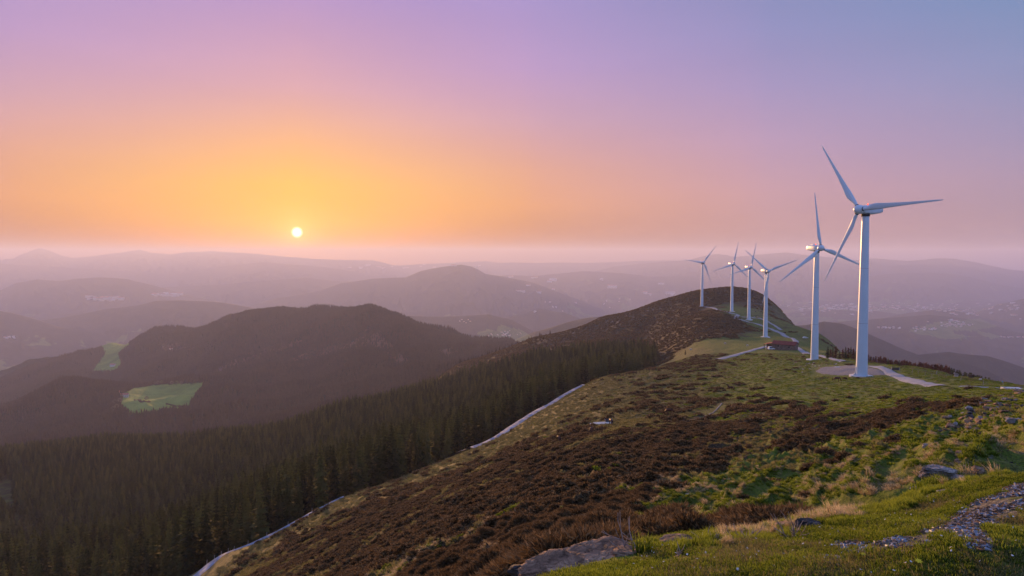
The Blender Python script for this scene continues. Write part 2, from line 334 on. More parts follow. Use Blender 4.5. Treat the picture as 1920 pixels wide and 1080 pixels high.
# ------------------------------------------------------------ materials
def newmat(name, rough=0.9, spec=0.2):
    m = bpy.data.materials.new(name); m.use_nodes = True; t = m.node_tree
    b = t.nodes['Principled BSDF']; b.inputs['Roughness'].default_value = rough; b.inputs['Specular IOR Level'].default_value = spec
    return m, t, b
def tex(t, scale, detail=4, vec=None, dist=0.0, rough=0.55):
    n = N(t, 'ShaderNodeTexNoise', inp={'Scale': scale, 'Detail': detail, 'Distortion': dist, 'Roughness': rough})
    if vec is not None: L(t, vec, n.inputs[0])
    return n.outputs[0]
def geo(t): return N(t, 'ShaderNodeNewGeometry').outputs['Position']
def at(t, name): return N(t, 'ShaderNodeAttribute', attribute_name=name).outputs['Fac']
def bump(t, b, h, strength, dist):
    n = N(t, 'ShaderNodeBump', inp={'Strength': strength, 'Distance': dist}); L(t, h, n.inputs['Height']); L(t, n.outputs[0], b.inputs['Normal'])
def scalevec(t, v, s, rot=0):
    n = N(t, 'ShaderNodeMapping'); n.inputs['Scale'].default_value = s; n.inputs['Rotation'].default_value = (0, 0, rot); L(t, v, n.inputs[0]); return n.outputs[0]

def mat_near():
    m, t, b = newmat('moorland'); P = geo(t)
    big = tex(t, 0.12, 5, P); med = tex(t, 0.9, 5, P); fin = tex(t, 6.0, 4, P); st = tex(t, 0.5, 5, scalevec(t, P, (3.0, .7, 1), radians(-32)), 1.5)
    grass = ramp(t, med, [(0.3, (0.036, 0.060, 0.007)), (0.5, (0.10, 0.145, 0.013)), (0.7, (0.20, 0.24, 0.028))])
    grass = mixc(t, ramp(t, st, [(0.52, (0, 0, 0)), (0.68, (1, 1, 1))]), grass, (0.14, 0.125, 0.045, 1))
    brown = ramp(t, fin, [(0.3, (0.022, 0.015, 0.008)), (0.55, (0.060, 0.040, 0.020)), (0.75, (0.13, 0.09, 0.045))])
    dry = ramp(t, st, [(0.35, (0.055, 0.058, 0.022)), (0.6, (0.14, 0.125, 0.055)), (0.75, (0.24, 0.19, 0.095))])
    fb = mth(t, 'ADD', at(t, 'brown'), mth(t, 'MULTIPLY', mth(t, 'SUBTRACT', mth(t, 'ADD', mth(t, 'MULTIPLY', big, .5), mth(t, 'MULTIPLY', st, .5)), .5), 2.2))
    c = mixc(t, ramp(t, mth(t, 'ADD', at(t, 'dry'), mth(t, 'MULTIPLY', mth(t, 'SUBTRACT', med, .5), 1.6)), [(0.4, (0, 0, 0)), (0.65, (1, 1, 1))]), grass, dry)
    c = mixc(t, ramp(t, fb, [(0.42, (0, 0, 0)), (0.58, (1, 1, 1))]), c, brown)
    rk = ramp(t, mth(t, 'ADD', at(t, 'rock'), mth(t, 'MULTIPLY', mth(t, 'SUBTRACT', tex(t, 0.35, 6, scalevec(t, P, (1, 3, 1), radians(60))), .5), 2.5)), [(0.62, (0, 0, 0)), (0.75, (1, 1, 1))])
    c = mixc(t, rk, c, ramp(t, fin, [(.3, (.10, .09, .085)), (.7, (.26, .23, .22))]))
    so = ramp(t, mth(t, 'ADD', at(t, 'stony'), mth(t, 'MULTIPLY', mth(t, 'SUBTRACT', tex(t, 2.2, 5, P), .5), 1.6)), [(0.45, (0, 0, 0)), (0.6, (1, 1, 1))])
    c = mixc(t, so, c, ramp(t, tex(t, 30, 3, P), [(.35, (.05, .045, .04)), (.6, (.17, .16, .16)), (.75, (.4, .4, .42))]))
    hf = mth(t, 'ADD', mth(t, 'MULTIPLY', tex(t, 24, 4, P), .6), mth(t, 'MULTIPLY', tex(t, 95, 3, P), .4))
    c = mixc(t, 1.0, c, ramp(t, hf, [(.36, (.30, .32, .30)), (.5, (.85, .85, .8)), (.64, (1.5, 1.45, 1.2))]), 'MULTIPLY')
    L(t, c, b.inputs['Base Color']); bump(t, b, mth(t, 'ADD', mth(t, 'ADD', mth(t, 'MULTIPLY', med, 1.0), mth(t, 'MULTIPLY', fin, .3)), mth(t, 'MULTIPLY', hf, .12)), 0.9, 0.38); return m
def mat_hills():
    m, t, b = newmat('hill_cover'); P = geo(t)
    a = tex(t, 0.0016, 6, P, .6, .6); f = tex(t, 0.012, 5, P); g = tex(t, 0.06, 3, P)
    wood = ramp(t, f, [(0.35, (0.014, 0.020, 0.010)), (0.55, (0.028, 0.032, 0.018)), (0.75, (0.050, 0.044, 0.030))])
    wood = mixc(t, mth(t, 'MULTIPLY', g, .6), wood, (0.008, 0.010, 0.007, 1))
    mead = ramp(t, f, [(0.3, (0.06, 0.10, 0.025)), (0.7, (0.13, 0.17, 0.05))])
    v = N(t, 'ShaderNodeTexVoronoi', inp={'Scale': 0.0045}); L(t, P, v.inputs[0])
    mf = mth(t, 'ADD', mth(t, 'MULTIPLY', N_sep(t, v.outputs['Color']), .35), mth(t, 'ADD', at(t, 'low'), mth(t, 'MULTIPLY', mth(t, 'SUBTRACT', a, .5), 2.0)))
    c = mixc(t, ramp(t, mf, [(0.66, (0, 0, 0)), (0.72, (1, 1, 1))]), wood, mead)
    clr = ramp(t, f, [(.35, (.08, .038, .027)), (.7, (.19, .10, .075))])
    c = mixc(t, ramp(t, mth(t, 'ADD', at(t, 'clear'), mth(t, 'MULTIPLY', mth(t, 'SUBTRACT', f, .5), 1.4)), [(.45, (0, 0, 0)), (.65, (1, 1, 1))]), c, clr)
    c = mixc(t, at(t, 'field'), c, ramp(t, f, [(0.3, (0.10, 0.17, 0.035)), (0.7, (0.22, 0.32, 0.07))]))
    L(t, c, b.inputs['Base Color']); bump(t, b, mth(t, 'ADD', g, f), 0.7, 9.0); b.inputs['Specular IOR Level'].default_value = 0.05; return m
def N_sep(t, c):
    n = N(t, 'ShaderNodeSeparateColor'); L(t, c, n.inputs[0]); return n.outputs[0]
M_NEAR = mat_near(); M_HILLS = mat_hills()

# ------------------------------------------------------------ ground cover masks (world positions taken from photo points)
COVER = [  # column, row, brown, dry
 (400, 1070, .3, .9), (520, 1000, .3, .9), (640, 950, .25, .9), (760, 905, .35, .8), (870, 862, .2, .9), (960, 820, .05, .9), (1060, 750, .0, .85), (1000, 800, .0, .8), (1120, 730, .1, .8), (1200, 705, .25, .7),
 (700, 960, .85, .5), (800, 920, .95, .4), (900, 880, .9, .4), (980, 850, .75, .6), (1080, 830, .7, .6), (560, 1060, .8, .5), (700, 1040, .9, .4), (800, 1000, .95, .3), (900, 950, 1, .3), (1000, 900, 1, .3), (1100, 870, 1, .2), (1200, 850, 1, .2), (1280, 840, .95, .2), (850, 1060, .8, .4), (1000, 1000, .95, .3), (1100, 950, 1, .2), (1180, 910, .9, .3), (760, 1070, .6, .4),
 (1100, 780, .3, .9), (1180, 760, .3, .8), (1260, 730, .4, .6), (1250, 790, .4, .8), (1330, 760, .4, .6), (1150, 800, .4, .7),
 (1300, 800, .75, .3), (1400, 785, .6, .2), (1450, 800, .7, .2), (1540, 790, .55, .2), (1640, 790, .75, .2), (1740, 770, .7, .1), (1500, 830, .6, .3), (1380, 850, .8, .3), (1590, 770, .4, .2), (1560, 800, .75, .1),
 (1400, 740, .2, .3), (1500, 730, .0, .2), (1600, 740, .0, .2), (1700, 740, .0, .1), (1800, 740, .0, .1), (1550, 710, 0, .2), (1400, 700, .05, .3), (1340, 700, .25, .5), (1280, 690, .55, .6), (1460, 690, 0, .2), (1700, 700, 0, .2), (1800, 715, 0, .2), (1890, 728, 0, .2),
 (1450, 870, .1, .3), (1400, 900, .05, .3), (1330, 950, .0, .5), (1200, 970, .1, .6), (1270, 930, .1, .5), (1300, 990, .05, .3), (1150, 1005, .8, .4), (1050, 1040, .85, .4), (1560, 840, .1, .3), (1650, 820, .05, .3), (1750, 810, .0, .3), (1850, 800, .05, .3), (1600, 900, .1, .4), (1500, 920, .15, .3), (1420, 955, .3, .3), (1700, 870, .05, .3), (1800, 850, .1, .5), (1900, 800, .1, .3), (1540, 930, .25, .3), (1680, 905, .1, .4), (900, 1075, .7, .4), (1000, 1060, .9, .4),
 (1500, 1050, 0, .1), (1300, 1060, 0, .15), (1700, 1060, 0, .1), (1850, 1060, .05, .1), (1700, 980, 0, .1), (1900, 900, 0, .2), (1850, 950, 0, .1), (1200, 1070, 0, .2),
 (1300, 660, .3, .6), (1350, 645, .05, .4), (1400, 650, .0, .2), (1250, 670, .6, .5), (1330, 670, .4, .6), (1400, 668, .15, .3),
 (830, 690, 1, .2), (870, 680, 1, .2), (920, 668, 1, .2), (960, 655, 1, .2), (1050, 628, 1, .2), (1250, 640, 1, .2), (1300, 610, 1, .1), (1200, 620, 1, .1), (1100, 640, 1, .2), (1000, 650, .9, .3), (1350, 620, .9, .1), (1380, 605, .8, .1), (1300, 580, .9, .2), (1250, 590, 1, .1), (1150, 600, 1, .2), (1330, 560, 1, .1), (1400, 555, .9, .2), (1380, 580, .1, .1), (1350, 575, .5, .1), (1430, 590, .4, .3), (1410, 600, .3, .3), (1450, 610, .4, .4), (1480, 605, .5, .4), (1520, 640, .4, .4), (1560, 655, .3, .4), (1500, 640, .1, .2), (1450, 630, .3, .3), (1440, 645, .05, .2),
]
cpts = []
for px, py, br, dr in COVER:
    q = hit(px, py)
    if q is not None and q[1] < 1300: a_, l_ = polar(q); cpts.append((a_ * 3.5, l_, br, dr))
cpts = np.array(cpts)
ga, gl_ = np.meshgrid(np.linspace(-1.1, 1.1, 240), np.linspace(math.log(2.5), math.log(2300), 260), indexing='ij')
D2 = (ga[..., None] * 3.5 - cpts[:, 0]) ** 2 + (gl_[..., None] - cpts[:, 1]) ** 2
wgt = 1 / (D2 + 0.0025) ** 1.6; wgt /= wgt.sum(-1, keepdims=True)
class Grid(Field):
    def __init__(s, g): s.g = g; s.a = (-1.1, 1.1, 240); s.l = (math.log(2.5), math.log(2300), 260)
g_brown = Grid(wgt @ cpts[:, 2]); g_dry = Grid(wgt @ cpts[:, 3])
def cover(x, y):
    r = np.hypot(x, y); az = np.arctan2(x, y); l = np.log(np.maximum(r, 2.5)); return g_brown(az, l), g_dry(az, l)
FIELDS = [([(232, 738), (250, 728), (290, 722), (382, 718), (378, 728), (350, 766), (300, 774), (240, 776), (226, 760)], 1300, 1880),
          ([(172, 697), (198, 662), (184, 640), (200, 637), (246, 634), (240, 650), (222, 664), (228, 684), (216, 698)], 2300, 3300),
          ([(0, 661), (40, 656), (78, 654), (62, 666), (0, 674)], 2300, 3600)]
CLEARS = [([(400, 690), (450, 668), (500, 650), (568, 634), (560, 646), (510, 664), (440, 690), (410, 700)], 1500, 2800),
          ([(540, 674), (600, 652), (660, 640), (690, 612), (712, 620), (738, 650), (770, 680), (745, 684), (700, 648), (640, 660), (560, 680)], 1400, 2600),
          ([(410, 608), (445, 598), (455, 605), (420, 616)], 2200, 3000), ([(300, 650), (330, 642), (370, 646), (360, 656), (310, 662)], 2200, 2900),
          ([(820, 655), (850, 650), (860, 662), (835, 672)], 1500, 2500)]
def masks_mid(x, y, z):
    r = np.hypot(x, y); px, py = project(x, y, z); f = np.zeros(x.shape); c_ = np.zeros(x.shape)
    wob = 3 * noise(px / 9, py / 5)
    for poly, a, b in FIELDS: f[inpoly(px, py, poly) & (r > a) & (r < b * 1.15)] = 1
    for poly, a, b in CLEARS: c_[inpoly(px + wob, py + wob * .5, poly) & (r > a) & (r < b * 1.15)] = 1
    return f, c_

# ------------------------------------------------------------ terrain sheets
fine = np.linspace(radians(-41.5), radians(41.5), 1180)
az_all = np.concatenate([np.linspace(radians(-80), fine[0], 50)[:-1], fine, np.linspace(fine[-1], radians(80), 50)[1:]])
az_full = np.concatenate([np.linspace(radians(-180), radians(-80), 40)[:-1], az_all, np.linspace(radians(80), radians(180), 40)[1:]])
def sheet(name, azs, rs, mat):
    A2, R2 = np.meshgrid(azs, rs, indexing='ij'); x = (R2 * np.sin(A2)).ravel(); y = (R2 * np.cos(A2)).ravel()
    z = np.concatenate([H(x[k:k + 200000], y[k:k + 200000]) for k in range(0, len(x), 200000)])
    na, nr = len(azs), len(rs); i, j = np.meshgrid(np.arange(na - 1), np.arange(nr - 1), indexing='ij'); a = (i * nr + j).ravel()
    Q = np.stack([a, a + 1, a + nr + 1, a + nr], 1)[:, ::-1]
    o = np_mesh(name, np.stack([x, y, z], 1), Q, mat); return o, x, y, z, (na, nr)
R_A, R_B = 70.0, 1450.0
rsA = np.exp(np.linspace(math.log(0.4), math.log(R_A), 430)); rsB = np.exp(np.linspace(math.log(R_A), math.log(R_B), 380)); rsC = np.exp(np.linspace(math.log(R_B), math.log(27000), 460))
rsA[-1] = R_A; rsB[0] = R_A; rsB[-1] = R_B; rsC[0] = R_B
STONY = []   # photo points where the ground is bare gravel: filled below
def near_attrs(o, x, y, z, rocky=False):
    br, dr = cover(x, y); attr(o, 'brown', br); attr(o, 'dry', dr); px, py = project(x, y, z); r = np.hypot(x, y)
    rk = np.zeros(len(x))
    if rocky:
        rk[inpoly(px, py, [(1000, 640), (1080, 610), (1200, 575), (1260, 560), (1240, 580), (1130, 625), (1010, 665), (960, 668)]) & (r > 650)] = .55
        rk[inpoly(px, py, [(1390, 545), (1420, 545), (1475, 600), (1440, 605), (1410, 590)]) & (r > 700)] = .45
    attr(o, 'rock', rk); st = np.zeros(len(x))
    if not rocky:
        for poly in ([(1920, 905), (1870, 925), (1800, 960), (1780, 985), (1690, 1010), (1640, 1030), (1700, 1035), (1780, 1005), (1830, 1035), (1865, 1040), (1850, 1000), (1860, 985), (1920, 960), (2000, 940), (2000, 880)],):
            st[inpoly(px, py, poly) & (r < 9)] = .62
        for poly in ([(1560, 1020), (1600, 1010), (1640, 1015), (1640, 1030), (1600, 1040)], [(1545, 1045), (1575, 1045), (1575, 1062), (1550, 1060)], [(1845, 852), (1862, 850), (1862, 880), (1850, 880)], [(1760, 890), (1820, 880), (1850, 885), (1830, 905), (1780, 915)]):
            st[inpoly(px, py, poly) & (r < 30)] = .45
    attr(o, 'stony', st)
gA = sheet('ground', az_full, rsA, M_NEAR); near_attrs(*gA[:4]); tag(gA[0], kind='structure', label='mossy grass and gravel ground in the foreground')
gB = sheet('hillside', az_all, rsB, M_NEAR); near_attrs(*gB[:4], rocky=True); tag(gB[0], kind='structure', label='grass and heather hillside falling away to the forest')
gC = sheet('hills', az_all, rsC, M_HILLS); tag(gC[0], kind='structure', label='hazy forested hills and valleys out to the horizon')
fm, cm = masks_mid(gC[1], gC[2], gC[3]); attr(gC[0], 'field', fm); attr(gC[0], 'clear', cm * .75)
px_, py_ = project(gC[1], gC[2], gC[3]); low = np.clip(1 - (gC[3] - FLOOR + 30) / 330, 0, 1) * 0.44 + 0.02
rC = np.hypot(gC[1], gC[2]); low = np.where(rC < 3900, -0.5, low); low = np.where((px_ > 1450) & (rC < 5200), -.3, low)
low = np.where(inpoly(px_, py_, [(1700, 620), (1760, 603), (1840, 597), (1870, 612), (1840, 618), (1780, 622), (1830, 632), (1770, 636), (1730, 626)]) & (rC > 3500), .9, low)
low = np.where(inpoly(px_, py_, [(1830, 620), (1860, 625), (1880, 634), (1850, 634)]) & (rC > 3500), .8, low)
low = np.where(inpoly(px_, py_, [(890, 625), (940, 608), (975, 618), (1000, 632), (985, 642), (930, 640)]) & (rC > 2900), .8, low)
attr(gC[0], 'low', low)
# ------------------------------------------------------------ plain materials for things
def simple(name, col, rough=0.8, spec=0.2, var=0.0, scale=3.0, emit=None):
    m, t, b = newmat(name, rough, spec); c4 = (*col, 1)
    if var > 0:
        tcn = N(t, 'ShaderNodeTexCoord').outputs['Object']; n = tex(t, scale, 5, tcn)
        c_ = ramp(t, n, [(0.3, tuple(v * (1 - var) for v in col)), (0.7, tuple(min(1, v * (1 + var)) for v in col))]); L(t, c_, b.inputs['Base Color'])
    else: b.inputs['Base Color'].default_value = c4
    if emit: b.inputs['Emission Color'].default_value = c4; b.inputs['Emission Strength'].default_value = emit
    return m
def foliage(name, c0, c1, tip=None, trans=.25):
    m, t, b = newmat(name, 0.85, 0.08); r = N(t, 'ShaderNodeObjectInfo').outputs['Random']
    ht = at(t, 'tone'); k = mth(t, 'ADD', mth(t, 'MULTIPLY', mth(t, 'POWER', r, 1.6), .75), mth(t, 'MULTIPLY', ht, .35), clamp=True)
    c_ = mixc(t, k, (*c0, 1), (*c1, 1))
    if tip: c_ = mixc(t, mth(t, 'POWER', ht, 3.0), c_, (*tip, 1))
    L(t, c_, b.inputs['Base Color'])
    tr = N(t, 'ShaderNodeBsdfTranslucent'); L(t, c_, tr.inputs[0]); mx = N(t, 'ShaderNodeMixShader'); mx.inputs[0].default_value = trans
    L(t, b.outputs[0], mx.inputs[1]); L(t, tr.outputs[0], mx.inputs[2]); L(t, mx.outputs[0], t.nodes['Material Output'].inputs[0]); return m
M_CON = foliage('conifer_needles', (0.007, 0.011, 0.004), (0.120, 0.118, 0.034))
M_CONF = foliage('far_conifer_needles', (0.018, 0.014, 0.009), (0.110, 0.062, 0.034))
M_BARK = simple('bark', (0.045, 0.03, 0.022), var=.4, scale=8)
M_LARCH = foliage('bare_larch_twigs', (0.075, 0.026, 0.018), (0.15, 0.055, 0.036))
M_BARE = foliage('bare_broadleaf_twigs', (0.10, 0.08, 0.075), (0.20, 0.15, 0.13))
M_HEATH = foliage('heather_twigs', (0.030, 0.020, 0.010), (0.140, 0.086, 0.040), (0.27, 0.18, 0.09))
M_GRASS = foliage('grass_blades', (0.036, 0.060, 0.005), (0.15, 0.21, 0.014), (0.29, 0.34, 0.05), .5)
M_DRYG = foliage('dry_grass_blades', (0.20, 0.155, 0.07), (0.42, 0.33, 0.19), (0.72, 0.58, 0.38), .5)
M_PALEG = foliage('pale_moor_grass', (0.10, 0.10, 0.035), (0.28, 0.25, 0.11), trans=.5)

# ------------------------------------------------------------ visibility helper: highest sight line before each distance
vr = np.exp(np.linspace(math.log(3), math.log(6000), 500)); va = np.linspace(-0.72, 0.72, 420)
A2, R2 = np.meshgrid(va, vr, indexing='ij'); VS = H(R2 * np.sin(A2), R2 * np.cos(A2)) / R2; VM = np.maximum.accumulate(VS, axis=1)
def visible(x, y, ztop, margin=0.0):
    r = np.hypot(x, y); az = np.arctan2(x, y)
    i = np.clip(((az + 0.72) / 1.44 * 419).astype(int), 0, 419); j = np.clip((np.log(r / 3) / math.log(2000) * 499).astype(int) - 3, 0, 499)
    return (ztop / r > VM[i, j] - margin) & (np.abs(az) < 0.70)

# ------------------------------------------------------------ plant meshes
def tri_mesh(name, T, tone, mat, extra=None):
    """T: (n,3,3) triangles"""
    V = T.reshape(-1, 3); Q = np.arange(len(V)).reshape(-1, 3); o = np_mesh(name, V, Q, mat, n=3, smooth=False); attr(o, 'tone', np.repeat(tone, 3) if tone.size == len(T) else tone.ravel()); return o
def conifer_tris(rg, hgt=1.0, wid=0.17, levels=17, nb=8, jag=3):
    T, tn = [], []
    for k in range(levels):
        h = 0.10 + 0.88 * (k / (levels - 1)) ** 0.9; R = wid * ((1 - h) ** 0.75) * rg.uniform(.8, 1.15) + .012; n = max(4, int(nb * (1.1 - .5 * h))); a0 = rg.uniform(0, 6.28)
        for i in range(n):
            a = a0 + 6.283 * i / n + rg.uniform(-.25, .25); Rr = R * rg.uniform(.7, 1.2); dr = rg.uniform(.02, .30) * Rr; d = np.array([cos(a), sin(a), 0]); s = np.array([-sin(a), cos(a), 0])
            base = np.array([0, 0, h + .02]); tip = d * Rr + np.array([0, 0, h - dr]); w = Rr * rg.uniform(.28, .42)
            mid = d * Rr * .55 + np.array([0, 0, h - dr * .3 + Rr * .05])
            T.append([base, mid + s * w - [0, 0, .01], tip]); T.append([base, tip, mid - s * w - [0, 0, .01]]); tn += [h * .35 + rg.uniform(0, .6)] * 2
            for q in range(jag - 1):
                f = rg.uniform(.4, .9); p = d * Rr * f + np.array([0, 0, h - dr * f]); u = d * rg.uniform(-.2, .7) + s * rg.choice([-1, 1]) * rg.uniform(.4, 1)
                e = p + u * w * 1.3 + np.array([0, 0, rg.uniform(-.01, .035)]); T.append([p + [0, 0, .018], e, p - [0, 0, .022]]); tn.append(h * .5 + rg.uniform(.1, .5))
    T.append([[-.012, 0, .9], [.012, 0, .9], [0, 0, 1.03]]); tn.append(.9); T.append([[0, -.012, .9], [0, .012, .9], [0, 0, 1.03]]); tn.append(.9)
    return np.array(T) * hgt, np.array(tn)
def trunk_mesh(name, hgt, r0, mat, n=7, top=0.1, lean=0.0, rg=None):
    V, Fc = [], []; L_ = 6
    for k in range(L_ + 1):
        f = k / L_; rr = r0 * (1 - f) + r0 * top * f; ox = lean * f * f * hgt
        for i in range(n): V.append((ox + rr * cos(6.283 * i / n), rr * sin(6.283 * i / n), -0.4 + (hgt + .4) * f))
    for k in range(L_):
        for i in range(n): Fc.append((k * n + i, k * n + (i + 1) % n, (k + 1) * n + (i + 1) % n, (k + 1) * n + i))
    me = bpy.data.meshes.new(name); me.from_pydata(V, [], Fc); me.materials.append(mat); me.polygons.foreach_set('use_smooth', [True] * len(Fc)); return me
def blades(rg, n, h, spread, w, bend=.35, lean=(0, 0), hv=.5):
    T, tn = [], []
    for i in range(n):
        a = rg.uniform(0, 6.283); rr = spread * math.sqrt(rg.uniform()); p = np.array([rr * cos(a), rr * sin(a), 0]); b = rg.uniform(0, 6.283) if rg.uniform() < .5 else a
        hh = h * rg.uniform(1 - hv, 1); d = np.array([cos(b), sin(b), 0]) * rg.uniform(0, bend) * hh + np.array([lean[0], lean[1], 0]) * hh; s = np.array([-sin(b + rg.uniform(-1, 1)), cos(b), 0]); s = s / np.linalg.norm(s) * w
        m = p + d * .35 + np.array([0, 0, hh * .6]); t_ = p + d + np.array([0, 0, hh * rg.uniform(.85, 1)])
        T += [[p - s, p + s, m + s * .7], [p - s, m + s * .7, m - s * .7], [m - s * .7, m + s * .7, t_]]; tn += [.1, .45, .9]
    return np.array(T), np.array(tn)
def heather_tris(rg, n=110, R=.5, hgt=.42):
    T, tn = [], []
    for i in range(n):
        a = rg.uniform(0, 6.283); e = math.asin(rg.uniform(.05, 1)); d = np.array([cos(a) * cos(e) * R, sin(a) * cos(e) * R, sin(e) * hgt]) * rg.uniform(.75, 1.12)
        b = d * rg.uniform(.35, .6); s = np.cross(d, rg.normal(size=3)); s = s / (np.linalg.norm(s) + 1e-9) * R * rg.uniform(.05, .12)
        u = d * 1.05 + rg.normal(size=3) * .04 * R; T += [[b - s, b + s, u], [d * .8 - s * 1.4, d * .85 + s * 1.4, u * 1.08 + rg.normal(size=3) * .05 * R]]; tn += [rg.uniform(.1, .6), rg.uniform(.3, 1)]
    T = np.array(T); T[..., 2] = np.maximum(T[..., 2], -.05); return T, np.array(tn)
def scatter(name, P, rz, scl, vid, sources, label, cat=None, tilt=None):
    """one object whose points carry copies of the source plants (for what nobody could count)"""
    me = bpy.data.meshes.new(name); me.vertices.add(len(P)); me.vertices.foreach_set('co', np.ascontiguousarray(P, np.float32).ravel()); me.update()
    o = bpy.data.objects.new(name, me); COL.objects.link(o)
    a = me.attributes.new('rot', 'FLOAT_VECTOR', 'POINT'); rv = np.zeros((len(P), 3), np.float32); rv[:, 2] = rz
    if tilt is not None: rv[:, :2] = tilt
    a.data.foreach_set('vector', rv.ravel())
    a = me.attributes.new('scl', 'FLOAT_VECTOR', 'POINT'); a.data.foreach_set('vector', np.ascontiguousarray(scl, np.float32).ravel())
    a = me.attributes.new('vid', 'INT', 'POINT'); a.data.foreach_set('value', np.ascontiguousarray(vid, np.int32))
    ng = bpy.data.node_groups.new(name, 'GeometryNodeTree'); ng.interface.new_socket('Geometry', in_out='INPUT', socket_type='NodeSocketGeometry'); ng.interface.new_socket('Geometry', in_out='OUTPUT', socket_type='NodeSocketGeometry')
    gi = ng.nodes.new('NodeGroupInput'); go = ng.nodes.new('NodeGroupOutput'); jn = ng.nodes.new('GeometryNodeJoinGeometry')
    def na(nm, ty):
        n = ng.nodes.new('GeometryNodeInputNamedAttribute'); n.data_type = ty; n.inputs[0].default_value = nm; return n.outputs[0]
    r_, s_, v_ = na('rot', 'FLOAT_VECTOR'), na('scl', 'FLOAT_VECTOR'), na('vid', 'INT')
    for k, so in enumerate(sources):
        oi = ng.nodes.new('GeometryNodeObjectInfo'); oi.transform_space = 'ORIGINAL'; oi.inputs[0].default_value = so; oi.inputs[1].default_value = True
        cmpn = ng.nodes.new('FunctionNodeCompare'); cmpn.data_type = 'INT'; cmpn.operation = 'EQUAL'
        ii = [s for s in cmpn.inputs if s.type == 'INT']; ng.links.new(v_, ii[0]); ii[1].default_value = k
        ip = ng.nodes.new('GeometryNodeInstanceOnPoints'); ng.links.new(gi.outputs[0], ip.inputs['Points']); ng.links.new(cmpn.outputs[0], ip.inputs['Selection'])
        ng.links.new(oi.outputs['Geometry'], ip.inputs['Instance']); ng.links.new(r_, ip.inputs['Rotation']); ng.links.new(s_, ip.inputs['Scale']); ng.links.new(ip.outputs[0], jn.inputs[0])
    ng.links.new(jn.outputs[0], go.inputs[0]); md = o.modifiers.new('scatter', 'NODES'); md.node_group = ng
    return tag(o, label=label, kind='stuff', cat=cat)

# ------------------------------------------------------------ tracks and pads laid on the ground
def catmull(P, n=8):
    P = np.array(P); Q = np.vstack([2 * P[0] - P[1], P, 2 * P[-1] - P[-2]]); out = []
    for i in range(1, len(Q) - 2):
        for k in range(n):
            t = k / n; a, b, c_, d = Q[i - 1], Q[i], Q[i + 1], Q[i + 2]
            out.append(.5 * (2 * b + (c_ - a) * t + (2 * a - 5 * b + 4 * c_ - d) * t * t + (3 * b - a - 3 * c_ + d) * t ** 3))
    out.append(Q[-2]); return np.array(out)
def mat_track(name, c0, c1, sc=.8):
    m, t, b = newmat(name, .85, .3); P = geo(t); n = tex(t, sc, 6, P); f = tex(t, 12, 3, P)
    L(t, ramp(t, mth(t, 'ADD', mth(t, 'MULTIPLY', n, .6), mth(t, 'MULTIPLY', f, .4)), [(.38, (*c0, 1)), (.62, (*c1, 1))]), b.inputs['Base Color']); bump(t, b, f, .5, .05); return m
M_CONC = mat_track('worn_concrete', (0.17, 0.18, 0.21), (0.36, 0.37, 0.41)); M_GRAV = mat_track('grey_gravel', (.10, .10, .11), (.22, .215, .23), 3.0); M_TRK = mat_track('pale_track', (.13, .16, .21), (.27, .33, .46), .5)
ROAD_PTS = []
def ribbon(name, pix, width, mat, label, up=.16, step=8, world=None, edge=.35):
    W3 = [hit(a, b) for a, b in pix] if world is None else world
    C_ = catmull([w[:2] for w in W3 if w is not None], step); d = np.gradient(C_, axis=0); d /= np.linalg.norm(d, axis=1)[:, None] + 1e-9; s = np.stack([d[:, 1], -d[:, 0]], 1)
    m = 7; V = []; rgx = np.random.default_rng(len(C_))
    wl = 1 + edge * .3 * noise(np.arange(len(C_)) * .6, np.zeros(len(C_))); wr = 1 + edge * .3 * noise(np.arange(len(C_)) * .6 + 50, np.zeros(len(C_)))
    for k in range(m):
        f = (k / (m - 1) - .5); p = C_ + s * (f * width * np.where(f < 0, wl, wr))[:, None]; V.append(np.stack([p[:, 0], p[:, 1], H(p[:, 0], p[:, 1]) + (up if 0 < k < m - 1 else -.05)], 1))
    V = np.array(V); n = len(C_); V = V.reshape(-1, 3); Q = [(k * n + i, k * n + i + 1, (k + 1) * n + i + 1, (k + 1) * n + i) for k in range(m - 1) for i in range(n - 1)]
    o = np_mesh(name, V, np.array(Q), mat); ROAD_PTS.append((C_, 1.2 if name == 'path' else (7.5 if name == 'track' else 4.0))); return tag(o, label=label, kind='structure')
T_LOW = [(-1.0, 0)]
track_px = [(350, 1077), (388, 1058), (420, 1043), (465, 1020), (540, 980), (600, 953), (640, 935), (700, 912), (780, 884), (862, 853), (930, 818), (1000, 776), (1040, 748), (1072, 724), (1078, 720)]
TW = []
for a, b in track_px:   # known line of the track along the foot of the slope
    Yw = np.interp(a, [350, 420, 640, 862, 1000, 1075], [129, 145, 168, 205, 258, 318]); q = pt(a, b, Yw); TW.append(q)
_p0 = TW[0] + (TW[0] - TW[2]) * 1.2; TW = [_p0] + TW + [TW[-1] + np.array([3.0, 26, 0])]
ribbon('track', None, 3.0, M_TRK, 'pale stony forest track along the foot of the heather slope, its lower stretch', world=TW[:8], up=.35)
0 and ribbon('path', None, 2.6, M_TRK, 'overgrown middle stretch of the forest track', world=TW[7:11], up=.1)
ribbon('track', None, 10.0, M_TRK, 'broad pale upper stretch of the forest track beside the plantation', world=TW[10:], up=1.0)
ribbon('road', [(1322, 575), (1334, 577), (1352, 583), (1370, 587), (1384, 591), (1380, 597), (1398, 602), (1430, 611), (1450, 619), (1470, 629), (1488, 635.5), (1492, 641), (1482, 646)], 4.2, M_CONC, 'concrete service road winding up past the far wind turbines', up=.3)
ribbon('road', [(1482, 645), (1490, 650), (1500, 656), (1509, 661), (1513, 664)], 4.5, M_CONC, 'concrete road beside the stone barn', up=.3)
